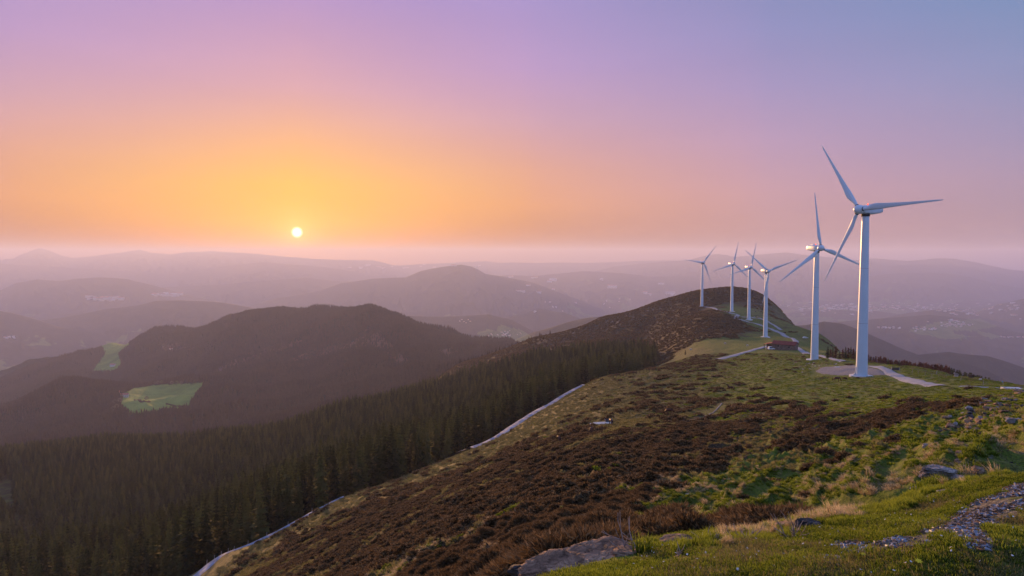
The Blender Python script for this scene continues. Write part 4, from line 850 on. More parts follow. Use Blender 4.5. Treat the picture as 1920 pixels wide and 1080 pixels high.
rock(1290, 928, 13, 1, .5, M_ROCKG, 'mossy pale stone in the smooth green hollow', 54, 0, 4); rock(1296, 960, 9, 1, .4, M_ROCKG, 'small white stone below the mossy one', 55, 0, 3)
rock(1512, 788, 8, 1, .5, M_ROCKG, 'small white stone among heather above the green hollow', 56, 0, 3); rock(1596, 768, 7, 1, .5, M_ROCKB, 'small straw-coloured stone on the pasture', 57, 0, 3); rock(1550, 728, 3, 1, .7, M_ROCKG, 'tiny white stone on the pasture near the horse', 58, 0, 3)
rock(1800, 712, 1, 1, .1, M_ROCKG, 'x', 59) if False else None
rg = np.random.default_rng(77); SC3 = [rock_geo(200 + k, 1, rg.uniform(.5, .8), rg.uniform(.3, .6), .5, 3) for k in range(8)]; sc_me = []
for k in range(8):
    o = mesh_obj('stone', *SC3[k], (M_ROCKB, M_ROCKG, M_ROCKB, M_ROCKD)[k % 4], smooth=False); sc_me.append(o.data); bpy.data.objects.remove(o)
def stones(n, pick, size, lab, group, up=.15):
    for i in range(n):
        px, py = pick(i); q = hit(px, py)
        if q is None or q[1] > 1300: continue
        o = bpy.data.objects.new('stone', sc_me[rg.integers(0, 8)]); COL.objects.link(o); s = size(i) / F * q[1] / 2; (ROCKS.append((q[0], q[1], s)) if q[1] < 90 and 'scree' in group else None); o.scale = (s, s, s); o.location = (q[0], q[1], q[2] + s * up); o.rotation_euler = (rg.normal(0, .2), rg.normal(0, .2) - .15, rg.uniform(0, 6.28)); tag(o, lab, 'stone', group)
def pk_scree(i):
    f = rg.uniform(); px = 1770 + 150 * f + rg.normal(0, 10); return min(px, 1918), 800 - 66 * f + rg.normal(0, 13) + 6
stones(130, pk_scree, lambda i: rg.uniform(5, 18), 'loose brown or grey stone in the scree band on the right-hand slope', 'loose stones of the scree band')
stones(50, lambda i: (rg.uniform(1640, 1915), rg.uniform(785, 880)), lambda i: rg.uniform(2, 8), 'small stone scattered on the grassy bank below the scree', 'stones scattered below the scree')
stones(30, lambda i: (rg.uniform(1300, 1600), rg.uniform(700, 960)), lambda i: rg.uniform(1.5, 4), 'tiny pale stone dotted over the middle pasture', 'tiny stones on the middle pasture')
stones(45, lambda i: (1488 + rg.uniform(0, 85), 700 - rg.uniform(0, 9) - 12 * sst(0, 60, rg.uniform(0, 90))), lambda i: rg.uniform(2, 6), 'stone in the earth and rubble mound behind the gravel pad', 'rubble behind the gravel pad')
stones(40, lambda i: (lambda f: (1000 + 240 * f + rg.normal(0, 14), 655 - 82 * f + rg.normal(0, 7)))(rg.uniform()), lambda i: rg.uniform(2, 6), 'grey outcrop stone on the flank of the brown hill', 'outcrop stones on the brown hill', .3)
stones(26, lambda i: (rg.uniform(1395, 1450), rg.uniform(556, 600)), lambda i: rg.uniform(2, 5), 'grey outcrop stone on the steep right side of the hilltop', 'outcrop stones by the hilltop', .3)

# ------------------------------------------------------------ gravel grains of the near path
def off_rocks(x, y):
    k = np.ones(x.shape, bool)
    for rx, ry, w in ROCKS:
        d = math.hypot(rx, ry); ux, uy = rx / d, ry / d; i = np.nonzero((np.abs(x - rx) < 4 * w + 1) & (np.abs(y - ry) < 4 * w + 1))[0]
        if len(i): a = (x[i] - rx) * ux + (y[i] - ry) * uy; b = (x[i] - rx) * uy - (y[i] - ry) * ux; k[i] &= ~((np.abs(b) < w * .98) & (a > -w * .8 - .006 * d) & (a < w * .6))
    return k
def fan(name, n, region, rr, kinds, size, label, dens_noise=None, zoff=0.0, cat=None, keep=None, tiltn=.12, vid=None):
    """scatter points over world area seen between distances rr, thinned by keep(x, y, r, px, py)"""
    rgf = np.random.default_rng(len(name) * 31 + n); az = rgf.uniform(region[0], region[1], n); r = np.sqrt(rgf.uniform(rr[0] ** 2, rr[1] ** 2, n)); x = r * np.sin(az); y = r * np.cos(az)
    z = H(x, y); px, py = project(x, y, z); k = (y > 1) & visible(x, y, z + .6, .006) & (px > -60) & (px < 1990) & (py < 1130) if rr[0] > 3.5 else (px > -60) & (px < 2700) & (py < 1300) & (y > .8)
    x, y, z, px, py, r = (v[k] for v in (x, y, z, px, py, r)); kp = keep(x, y, r, px, py, rgf) & off_rocks(x, y); x, y, z, r = x[kp], y[kp], z[kp], r[kp]
    s = size(r, rgf); P = np.stack([x, y, z + zoff], 1); v = rgf.integers(0, len(kinds), len(x)) if vid is None else vid(x, y, rgf)
    print(name, len(x)); return scatter(name, P, rgf.uniform(0, 6.28, len(x)), s, v, kinds, label, cat, rgf.normal(0, tiltn, (len(x), 2)))
PATH_POLY = [(1920, 900), (1868, 922), (1800, 958), (1780, 982), (1700, 1008), (1650, 1018), (1600, 1012), (1560, 1018), (1580, 1038), (1640, 1030), (1700, 1033), (1780, 1003), (1830, 1033), (1865, 1042), (1862, 1008), (1855, 990), (1920, 962), (2100, 930), (2100, 850)]
gk = []
for k in range(3):
    o = mesh_obj('stone', *rock_geo(300 + k, 1, .7, .35, .4, 2), (M_ROCKG, simple('slate_chip', (.22, .24, .30), .5, .5), M_ROCKB)[k], smooth=False); q = hit(1790 + 22 * k, 985 + 14 * k); o.location = (q[0], q[1], q[2] + .01); o.scale = (.035,) * 3
    tag(o, ['whitish chip lying in the near gravel path', 'slate-blue chip lying in the near gravel path', 'tan chip at the forked end of the near gravel path'][k], 'stone'); gk.append(o)
def keep_path(x, y, r, px, py, g): return (inpoly(px + 14 * noise(x * 5, y * 5), py + 8 * noise(x * 5 + 9, y * 5), PATH_POLY) | inpoly(px, py, [(1545, 1045), (1575, 1045), (1575, 1062), (1550, 1060)])) & (g.uniform(size=len(x)) < .75 * np.clip(.8 + 1.6 * fbm(x * 2.3, y * 2.3, 3), 0, 1))
fan('gravel', 60000, (.3, .75), (2.6, 7.5), gk, lambda r, g: np.outer(g.uniform(.006, .028, len(r)), [1, 1, 1]), 'grey-blue gravel chips strewn over the near footpath', keep=keep_path, zoff=.004, tiltn=.3)

# ------------------------------------------------------------ heather bushes: individuals first, then the mass
rgh = np.random.default_rng(5); HB = [tri_mesh('twigs', *heather_tris(rgh, 150), M_HEATH) for _ in range(4)]
HN = 0
def bush(px, py, wpx, hfac, lab, Yw=None, group=None, geo_=None):
    global HN
    q = hit(px, py)
    w = wpx / F * q[1]; t = empty('heather_bush', (q[0], q[1], q[2] - .03), rgh.uniform(0, 6)); nn = max(3, int(5 * hfac * 2))
    v = HN % 4
    cl = HB[v] if HN < 4 else bpy.data.objects.new('twigs', HB[v].data); 
    if HN >= 4: COL.objects.link(cl)
    cl.parent = t; HN += 1; t.rotation_euler = (0, 0, rgh.uniform(-.4, .4)); t.scale = (w, w * .8, w * hfac); st2 = bpy.data.objects.new('stem', TRUNK); COL.objects.link(st2); st2.parent = t; st2.scale = (1.5, 1.5, .3)
    tag(t, lab, 'bush', group)
for a in [(1795, 765, 44, .9, 'largest brown heather bush beside the scree'), (1718, 752, 34, .6, 'heather bush right of centre on the upper pasture'), (1660, 748, 30, .6, 'heather bush left on the upper pasture'), (1795, 747, 26, .6, 'low heather bush beyond the largest one'),
          (1767, 757, 18, .6, 'small heather bush left of the largest one'), (1568, 752, 18, .6, 'small heather bush below the grazing horse'), (1592, 746, 17, .6, 'heather bush midway across the upper pasture'), (1584, 711, 11, .9, 'small grey tussock right of the grazing horse'),
          (1370, 779, 28, .6, 'heather bush below the standing foal'), (1395, 766, 22, .7, 'dark heather bush on the middle moor'), (1415, 790, 46, .4, 'wide low heather bush at the middle moor'), (1505, 812, 50, .6, 'wide dark heather bush above the smooth green hollow'),
          (1530, 775, 40, .6, 'heather bush above the brown band'), (1548, 850, 42, .7, 'heather bush in the green bank above the ridges'), (1610, 835, 36, .5, 'heather bush between the green ridges'), (1390, 848, 38, .5, 'heather bush edging the smooth green hollow'),
          (1520, 930, 52, .5, 'broad brown bracken bush behind the twiggy shrub', 13), (1395, 935, 32, .7, 'brown bush on the mossy hummocks', 18), (1450, 905, 40, .5, 'brown bush capping the mossy hummocks', 22), (1335, 760, 20, .6, 'dark bush on the livestock path'), (1400, 985, 60, .35, 'low brown bracken patch left of the twiggy shrub', 10), (1660, 752, 14, .5, 'tiny heather clump on the upper pasture'), (1840, 756, 20, .5, 'heather clump among the top scree')]: bush(*a)
def off_road(x, y):
    k = np.ones(x.shape, bool)
    for C_, rr in ROAD_PTS:
        D_ = np.concatenate([[0], np.cumsum(np.linalg.norm(np.diff(C_, axis=0), axis=1))]); t_ = np.arange(0, D_[-1], max(.8, rr * .5)); cx, cy = np.interp(t_, D_, C_[:, 0]), np.interp(t_, D_, C_[:, 1])
        near = (x > cx.min() - rr) & (x < cx.max() + rr) & (y > cy.min() - rr) & (y < cy.max() + rr); idx = np.nonzero(near)[0]
        if len(idx):
            d2 = np.full(len(idx), 1e9)
            for a_, b_ in zip(cx, cy): d2 = np.minimum(d2, (x[idx] - a_) ** 2 + (y[idx] - b_) ** 2)
            k[idx] &= d2 > rr * rr
    return k
def streak(x, y): u = .53 * x + .85 * y; v = .85 * x - .53 * y; return ridged(u / 60 + 5, v / 13, 3)
def instreak(x, y): return (streak(x, y) + .12 * noise(x / 1.8, y / 1.8) > .10) & (fbm(x / 25 + 3, y / 25, 2) > -.25) & (np.hypot(x, y) < 170) & (x < .45 * y)
def keep_heath(x, y, r, px, py, g):
    br, dr = cover(x, y); v = br + .36 * fbm(x / 7, y / 11, 3) + np.where(r > 30, .34, .15) * noise(x / 3.6, y / 3.6) - .8 * np.clip(streak(x, y) + .22, 0, 1); k = (v > .46) & ~instreak(x, y)
    k &= off_road(x, y)
    az = np.arctan2(x, y); k &= (y < np.interp(az, FA, FOR_T[:, 1]) - 6) | (az > FA[-1]); k &= ~((r < 7.5) & (px > 1180)); return k
hs = [bpy.data.objects[n_.name] for n_ in HB]
HF = []
for k, (px, py, lab) in enumerate([(1010, 1020, 'fine bracken and heather clump just behind the long foreground rock'), (900, 1040, 'fine heather clump left of the foreground rocks'), (1140, 1012, 'fine heather clump behind the right end of the long rock')]):
    T, tn = heather_tris(rgh, 420); c_ = T.mean(1, keepdims=True); T = c_ + (T - c_) * np.array([.75, .75, 1.0]); sh = T[:, 1:2] - T[:, 0:1]; T[:, 1:2] = T[:, 0:1] + sh * .4
    o = tri_mesh('heather_bush', T, tn, M_HEATH); q = hit(px, py); o.location = tuple(q); o.scale = (.5, .5, .45); tag(o, lab, 'bush'); HF.append(o)
sz = lambda a, b: (lambda r, g: (lambda s: np.stack([s, s, s * g.uniform(.45, .95, len(r))], 1))(g.uniform(a, b, len(r))))
fan('heather', 34000, (-.72, .55), (5.5, 32), HF, sz(.3, .62), 'brown heather and bracken covering the near slope', keep=keep_heath)
fan('heather', 60000, (-.72, .62), (32, 110), hs, sz(.5, 1.05), 'brown heather covering the middle slope', keep=keep_heath)
fan('heather', 70000, (-.60, .62), (110, 420), hs, sz(1.1, 2.3), 'brown heather on the far part of the slope', keep=keep_heath)
fan('heather', 45000, (-.1, .5), (420, 1060), hs, sz(1.8, 3.6), 'dark heather on the rounded brown hill', keep=lambda x, y, r, px, py, g: (cover(x, y)[0] + .4 * noise(x / 40, y / 40) > .55) & ((y > 580) | (px > 1235)) & (g.uniform(size=len(x)) < .8))

# ------------------------------------------------------------ grass
rgg = np.random.default_rng(9)
def tuft(mat, n, h, sp_, w, lab, px, py, Yw, bend=.35, lean=(0, 0)):
    T, tn = blades(rgg, n, h, sp_, w, bend, lean); t = tri_mesh('grass_tuft', T, tn, mat); q = pt(px, py, Yw); t.location = (q[0], q[1], H1(q[0], q[1]) - .01); tag(t, lab, 'grass tuft'); return t
G1 = [tuft(M_GRASS, 26, .05, .05, .0022, 'short green grass tuft on the turf near the bottom edge, left', 1260, 1062, 3.9), tuft(M_GRASS, 22, .07, .05, .0022, 'short green grass tuft on the turf near the bottom centre', 1470, 1066, 3.7), tuft(M_PALEG, 18, .06, .05, .0018, 'short straw-coloured grass tuft on the near turf', 1640, 1060, 3.6, .8)]
G2 = [tuft(M_DRYG, 60, .22, .07, .003, 'pale dry grass tussock at the right end of the bank lip', 1868, 884, 7.2, .7, (-.25, -.1)), tuft(M_DRYG, 50, .18, .06, .0028, 'pale dry grass tussock behind the dark craggy rock', 1560, 975, 5.9, .7, (-.2, 0)), tuft(M_DRYG, 40, .15, .06, .0026, 'pinkish dry grass tussock on the lip left of the brown rock', 1420, 995, 5.6, .8, (.2, 0))]
G3 = [tuft(M_GRASS, 55, .20, .07, .0045, 'bright green grass tuft beside the flat tan rock', 1205, 1030, 4.9, .35), tuft(M_GRASS, 45, .14, .08, .004, 'lush green grass tuft below the small pointed rock', 1720, 935, 6.6, .4)]
def flat_ok(x, y, r, px, py, g): return ~(inpoly(px + 16 * noise(x * 4, y * 4), py + 9 * noise(x * 4 + 9, y * 4), PATH_POLY))
u3 = lambda a, b: (lambda r, g: np.outer(g.uniform(a, b, len(r)), [1, 1, 1]))
fan('turf', 76000, (-.1, .98), (2.1, 8.0), G1, lambda r, g: np.outer(g.uniform(.45, 1.15, len(r)), [1.0, 1.0, .5]), 'short green turf grass in the foreground', keep=lambda x, y, r, px, py, g: flat_ok(x, y, r, px, py, g) & (px > 900) & ~inpoly(px, py, [(940, 1120), (975, 1062), (1050, 1030), (1150, 1018), (1212, 1030), (1205, 1046), (1130, 1060), (1040, 1075), (990, 1100)]) & (fbm(x * 1.3, y * 1.3, 3) + .35 * noise(x * 5, y * 5) > -.45), vid=lambda x, y, g: np.where(fbm(x * .9 + 4, y * .9, 3) + g.normal(0, .3, len(x)) > .12, 2, g.integers(0, 2, len(x))))
LIP = np.array([(900, 1110), (970, 1082), (1090, 1045), (1200, 1030), (1300, 1013), (1372, 1010), (1470, 996), (1540, 972), (1614, 962), (1680, 945), (1750, 925), (1800, 905), (1850, 886), (1920, 862), (2000, 840)], float)
def lipd(px, py): return py - np.interp(px, LIP[:, 0], LIP[:, 1])
fan('dry_grass', 40000, (.05, .72), (4.2, 9.5), G2, u3(.22, .58), 'pale sunlit dry grass along the lip of the bank', keep=lambda x, y, r, px, py, g: (np.abs(lipd(px, py) + 2) < 11 + 8 * noise(x * 2, y * 2)) & (fbm(x * 1.6, y * 1.6, 2) > .12) & (g.uniform(size=len(x)) < .30) & (px > 1340) & ~((px > 1620) & (px < 1800)))
fan('lush_grass', 40000, (.0, .72), (4.2, 9.5), G3, u3(.18, .55), 'lush green grass behind the lip of the bank', keep=lambda x, y, r, px, py, g: (np.abs(lipd(px, py) - 5) < 14) & (fbm(x * 1.6 + 7, y * 1.6, 2) > .12) & (g.uniform(size=len(x)) < .45) & (px > 1190))
def topq(v, f): return v > np.quantile(v, 1 - f)
def keep_sl(x, y, r, px, py, g):
    br, dr = cover(x, y); u = .53 * x + .85 * y; v = .85 * x - .53 * y
    return (lipd(px, py) < -6) & (instreak(x, y) & (g.uniform(size=len(x)) < .5) | (br + .36 * fbm(x / 7, y / 11, 3) - .8 * np.clip(streak(x, y) + .22, 0, 1) < .58) & topq(ridged(u / 8 + 2, v / 2.3, 3) + g.normal(0, .12, len(x)), .30))
fan('moor_grass', 70000, (-.5, .72), (8, 40), [G3[0], G3[1], G2[0]], lambda r, g: np.outer(g.uniform(.4, 1.0, len(r)), [1.2, 1.2, .62]), 'green and straw grass on the terraced bank', keep=keep_sl, vid=lambda x, y, g: np.where(fbm(x / 2.2, y / 2.2, 3) + g.normal(0, .2, len(x)) + .3 * (cover(x, y)[0] > .6) > .27, 2, g.integers(0, 2, len(x))))
PT = tri_mesh('grass_tuft', *blades(rgg, 46, .35, .24, .024, .7), M_PALEG); q = hit(1180, 775); PT.location = tuple(q); tag(PT, 'straw-green grass clump above the pale slab on the left slope', 'grass tuft')
GT = tri_mesh('grass_tuft', *blades(rgg, 46, .25, .24, .024, .6), M_GRASS); q = hit(1500, 745); GT.location = tuple(q); tag(GT, 'green grass clump on the upper pasture left of the grazing horse', 'grass tuft')
def keep_far(x, y, r, px, py, g):
    br, dr = cover(x, y); az = np.arctan2(x, y); ok = (instreak(x, y) | (br + .36 * fbm(x / 7, y / 11, 3) - .8 * np.clip(streak(x, y) + .22, 0, 1) < .62)) & ((y < np.interp(az, FA, FOR_T[:, 1]) - 8) | (az > FA[-1]))
    ok &= off_road(x, y)
    return ok & (g.uniform(size=len(x)) < .22 + .8 * dr) & (~inpoly(px, py, [(1520, 683), (1665, 683), (1680, 706), (1520, 706)]))
vd = lambda x, y, g: (cover(x, y)[1] + .5 * noise(x / 5, y / 9) + g.normal(0, .12, len(x)) + .25 * (cover(x, y)[0] > .6) + .4 * instreak(x, y) > .42).astype(int) * -1 + 1
fan('moor_grass', 70000, (-.62, .72), (34, 130), [PT, GT], lambda r, g: np.stack([g.uniform(.6, 1.3, len(r))] * 2 + [g.uniform(.35, .9, len(r))], 1), 'straw and green grass over the middle slopes', keep=keep_far, vid=vd)
fan('moor_grass', 80000, (-.5, .72), (130, 420), [PT, GT], lambda r, g: np.stack([g.uniform(1.6, 3.4, len(r))] * 2 + [g.uniform(.3, .9, len(r))], 1), 'straw and green grass over the far slopes', keep=keep_far, vid=vd)

# ------------------------------------------------------------ bare twiggy shrubs on the lip
M_TWIG = simple('bleached_twig', (.32, .25, .22), .8, .2, .3, 12)
def twigs(px, py, Yw, h, n, lab, seed, lean=0):
    rt = np.random.default_rng(seed); q = pt(px, py, Yw); parts = []
    for k in range(n):
        a = rt.uniform(0, 6.28); d = np.array([cos(a) * .55 + lean, sin(a) * .4, rt.uniform(.5, 1)]); p = np.array([rt.normal(0, .03), rt.normal(0, .03), -.03]); P = [p]; L_ = h * rt.uniform(.5, 1.1)
        for s in range(5): d = d + rt.normal(0, .22, 3); d /= np.linalg.norm(d); p = p + d * L_ / 5; P.append(p)
        parts.append(tube(P, [.0055, .005, .0045, .0035, .0025, .0015], 5))
        for b_ in range(2):
            i = rt.integers(1, 4); e = d + rt.normal(0, .6, 3); e /= np.linalg.norm(e); e[2] = abs(e[2]); parts.append(tube([P[i], P[i] + e * L_ * .2, P[i] + e * L_ * .38 + [0, 0, .02]], [.0035, .0025, .0012], 4))
    o = mesh_obj('bare_shrub', *join(*parts), M_TWIG); o.location = (q[0], q[1], H1(q[0], q[1])); tag(o, lab, 'shrub')
twigs(1480, 985, 5.2, .34, 8, 'bare bleached twiggy shrub above the brown and craggy rocks', 3, -.25); twigs(1188, 1030, 5.0, .30, 6, 'bare twiggy shrub beside the bright green grass tuft', 8, -.3)
twigs(1270, 1022, 4.6, .13, 6, 'small dry twig clump lying on the flat tan rock', 5); twigs(1400, 1002, 5.4, .22, 9, 'tangle of dry stems on the lip left of the brown rock', 6, -.3); twigs(1325, 1012, 5.3, .15, 8, 'tuft of whitish dry stalks at the left end of the turf', 7)

# tiny pale flowers in the turf
M_DAISY = simple('daisy_white', (.75, .72, .74), .8); M_DAND = simple('dandelion_yellow', (.75, .55, .03), .8)
def flower(mat, r, lab, px, py, Yw):
    V, Fc = [(0, 0, .004)], []
    for i in range(14): a = 6.283 * i / 14; q_ = r * (1 if i % 2 else .55); V.append((q_ * cos(a), q_ * sin(a), .002))
    for i in range(14): Fc.append((0, 1 + i, 1 + (i + 1) % 14))
    o = mesh_obj('flower', V, Fc, mat, smooth=False); q = pt(px, py, Yw); o.location = (q[0], q[1], H1(q[0], q[1]) + .03); o.rotation_euler = (.3, 0, 0); tag(o, lab, 'flower'); return o
d1 = flower(M_DAISY, .009, 'tiny white flower in the turf left of the path fork', 1560, 1000, 4.4); flower(M_DAND, .02, 'small yellow flower at the bottom edge, right of centre', 1722, 1072, 3.2); flower(M_DAND, .014, 'tiny yellow flower above the bottom edge left of the larger one', 1618, 1061, 3.5)
fan('flowers', 9000, (.02, .75), (2.6, 8.0), [d1], u3(.4, 1.1), 'tiny white flowers dotted through the near turf', keep=lambda x, y, r, px, py, g: (px > 1100) & (py > 930) & (g.uniform(size=len(x)) < .10) & flat_ok(x, y, r, px, py, g), zoff=.025, tiltn=.6)
# ------------------------------------------------------------ barn, cars, animals, posts, houses
M_STONE = simple('barn_stone', (.17, .12, .10), .95, .1, .45, 1.2); M_RTILE = simple('red_tile_roof', (.20, .045, .035), .8, .2, .3, 2.0); M_OR = simple('orange_sheet_roof', (.40, .08, .03), .6); M_DARK = simple('dark_opening', (.012, .011, .012), .7); M_GLASS = simple('window_glass', (.04, .06, .09), .1, .6)
def place(o, px, py, Yw=None, up=0.0, rz=None):
    q = hit(px, py) if Yw is None else pt(px, py, Yw); q[2] = H1(q[0], q[1]); o.location = (q[0], q[1], q[2] + up)
    if rz is not None: o.rotation_euler = (0, 0, radians(rz))
    return q
def gable(name, L_, Wd, hw, hr, mat, parent, over=.4, th=.25):
    a, b = L_ / 2 + over, Wd / 2 + over; z0 = hw - over * (hr / (Wd / 2)); V = [(-a, -b, z0), (a, -b, z0), (a, 0, hw + hr), (-a, 0, hw + hr), (-a, b, z0), (a, b, z0)]; V2 = [(x, y, z + th) for x, y, z in V]
    Fc = [(0, 1, 2, 3), (3, 2, 5, 4), (6, 9, 8, 7), (9, 10, 11, 8), (0, 6, 7, 1), (4, 5, 11, 10), (0, 3, 9, 6), (3, 4, 10, 9), (1, 7, 8, 2), (2, 8, 11, 5)]; return mesh_obj(name, V + V2, Fc, mat, parent, smooth=False)
def walls(L_, Wd, hw, hr, mat, parent, name='wall', base=-1.0):
    a, b = L_ / 2, Wd / 2; V = [(-a, -b, base), (a, -b, base), (a, b, base), (-a, b, base), (-a, -b, hw), (a, -b, hw), (a, b, hw), (-a, b, hw), (-a, 0, hw + hr), (a, 0, hw + hr)]
    return mesh_obj(name, V, [(0, 1, 5, 4), (1, 2, 6, 9, 5), (2, 3, 7, 6), (3, 0, 4, 8, 7), (4, 5, 9, 8), (6, 7, 8, 9), (0, 3, 2, 1)], mat, parent, smooth=False)
barn = empty('stone_barn', (0, 0, 0)); place(barn, 1472, 656.5, None, .7, -40); barn.scale = (1.08,) * 3
walls(12.5, 6, 2.9, 1.5, M_STONE, barn, base=-2.5); gable('roof', 12.5, 6, 2.9, 1.5, M_RTILE, barn)
for x_, z_ in ((-2.9, 1.5), (3.1, 1.2)): mesh_obj('window', *boxv(x_ - .4, x_ + .4, -3.06, -2.9, z_, z_ + .75), M_DARK, barn, smooth=False)
mesh_obj('porch_roof', [(-11.3, -3.2, 2.0), (-6.5, -3.2, 3.2), (-6.5, 1.5, 3.4), (-11.3, 1.5, 2.2), (-11.3, -3.2, 2.18), (-6.5, -3.2, 3.38), (-6.5, 1.5, 3.58), (-11.3, 1.5, 2.38)], [(3, 2, 1, 0), (4, 5, 6, 7), (0, 1, 5, 4), (1, 2, 6, 5), (2, 3, 7, 6), (3, 0, 4, 7)], M_OR, barn, smooth=False)
for x_ in (-11.0, -8.8): mesh_obj('porch_post', *boxv(x_, x_ + .2, -3.0, -2.8, -2, 2.1 + (x_ + 11) * .25), M_BARK, barn, smooth=False)
mesh_obj('porch_back_wall', *boxv(-11, -6.3, 1.2, 1.4, -2, 2.1), M_STONE, barn, smooth=False)
tag(barn, 'long stone barn with red tiled roof and orange porch on the ridge', 'barn')
M_CARW = simple('white_car_paint', (.75, .76, .78), .3, .5); M_CARS = simple('silver_car_paint', (.50, .52, .56), .3, .5); M_TYRE = simple('tyre_rubber', (.02, .02, .02), .8); M_RIM = simple('wheel_rim', (.4, .4, .42), .4, .5); M_HL = simple('headlight_lens', (.7, .7, .72), .2, .5)
def car(van, paint):
    t = empty('parked_car', (0, 0, 0)); h = 2.0 if van else 1.45
    prof = [(-2.1, .35), (-2.15, .75), (-1.95, .98), (-1.75 if van else -1.25, h - .02), (.2 if van else .35, h), (1.05, 1.02 if not van else 1.1), (2.0, .82), (2.15, .6), (2.1, .32)]
    def ex(pr, w, inset=0):
        V = [(x, -w, z) for x, z in pr] + [(x, w, z) for x, z in pr]; n = len(pr); Fc = [tuple(range(n)), tuple(range(2 * n - 1, n - 1, -1))] + [(i, i + n, (i + 1) % n + n, (i + 1) % n) for i in range(n)]; return V, Fc
    b = mesh_obj('body', *ex(prof, .86), paint, t, smooth=False); md = b.modifiers.new('b', 'BEVEL'); md.width = .09; md.segments = 2; bm_fix(b)
    gx = [(-1.7 if van else -1.45, 1.05), (-1.6 if van else -1.15, h - .14), (.18 if van else .28, h - .12), (.85, 1.08)]; g = mesh_obj('side_window', *ex(gx, .875), M_GLASS, t, smooth=False); bm_fix(g)
    ws = mesh_obj('windscreen', [(.42, -.7, h - .08), (.42, .7, h - .08), (1.02, .76, 1.10), (1.02, -.76, 1.10), (.36, -.7, h - .12), (.36, .7, h - .12), (.96, .76, 1.04), (.96, -.76, 1.04)], [(0, 1, 2, 3), (7, 6, 5, 4), (0, 3, 7, 4), (1, 5, 6, 2), (0, 4, 5, 1), (3, 2, 6, 7)], M_GLASS, t, smooth=False)
    for x_ in (-1.35, 1.3):
        for s in (-1, 1):
            w = empty('wheel', (x_, s * .80, .32)); w.parent = t; mesh_obj('tyre', *lathe([(.2, -.11), (.32, -.1), (.33, 0), (.32, .1), (.2, .11)], 18, 'y'), M_TYRE, w); mesh_obj('rim', *lathe([(.02, -.12), (.2, -.115), (.2, .115), (.02, .12)], 12, 'y'), M_RIM, w)
    for s in (-.6, .6): mesh_obj('headlight', *boxv(2.02, 2.14, s - .16, s + .16, .62, .76), M_HL, t, smooth=False)
    return t
c1 = car(True, M_CARW)
for i, (px, py, Yw, rz, van, lab) in enumerate([(1446, 656.5, 408, 12, True, 'white van at the left of the cars by the barn porch'), (1456, 655.5, 411, -50, True, 'white van parked at an angle in front of the porch'), (1468, 656.5, 410, 8, False, 'silver-white car parked alone before the barn wall'), (1510, 635, 545, 4, False, 'white car parked on the grass up behind the barn')]):
    t = c1 if i == 0 else (copy_tree(c1) if van else (car(False, M_CARS if i == 2 else M_CARW))); place(t, px, py, None, .25, rz); tag(t, lab, 'car', 'vehicles parked around the barn')
o = mesh_obj('barrel', *lathe([(.5, 0), (.55, .1), (.5, .15), (.55, .8), (.5, .85), (.55, 1.5), (.5, 1.6)], 16), simple('blue_plastic', (.03, .10, .5), .5)); place(o, 1438, 654.5, None); tag(o, 'blue barrel standing left of the barn porch', 'barrel')
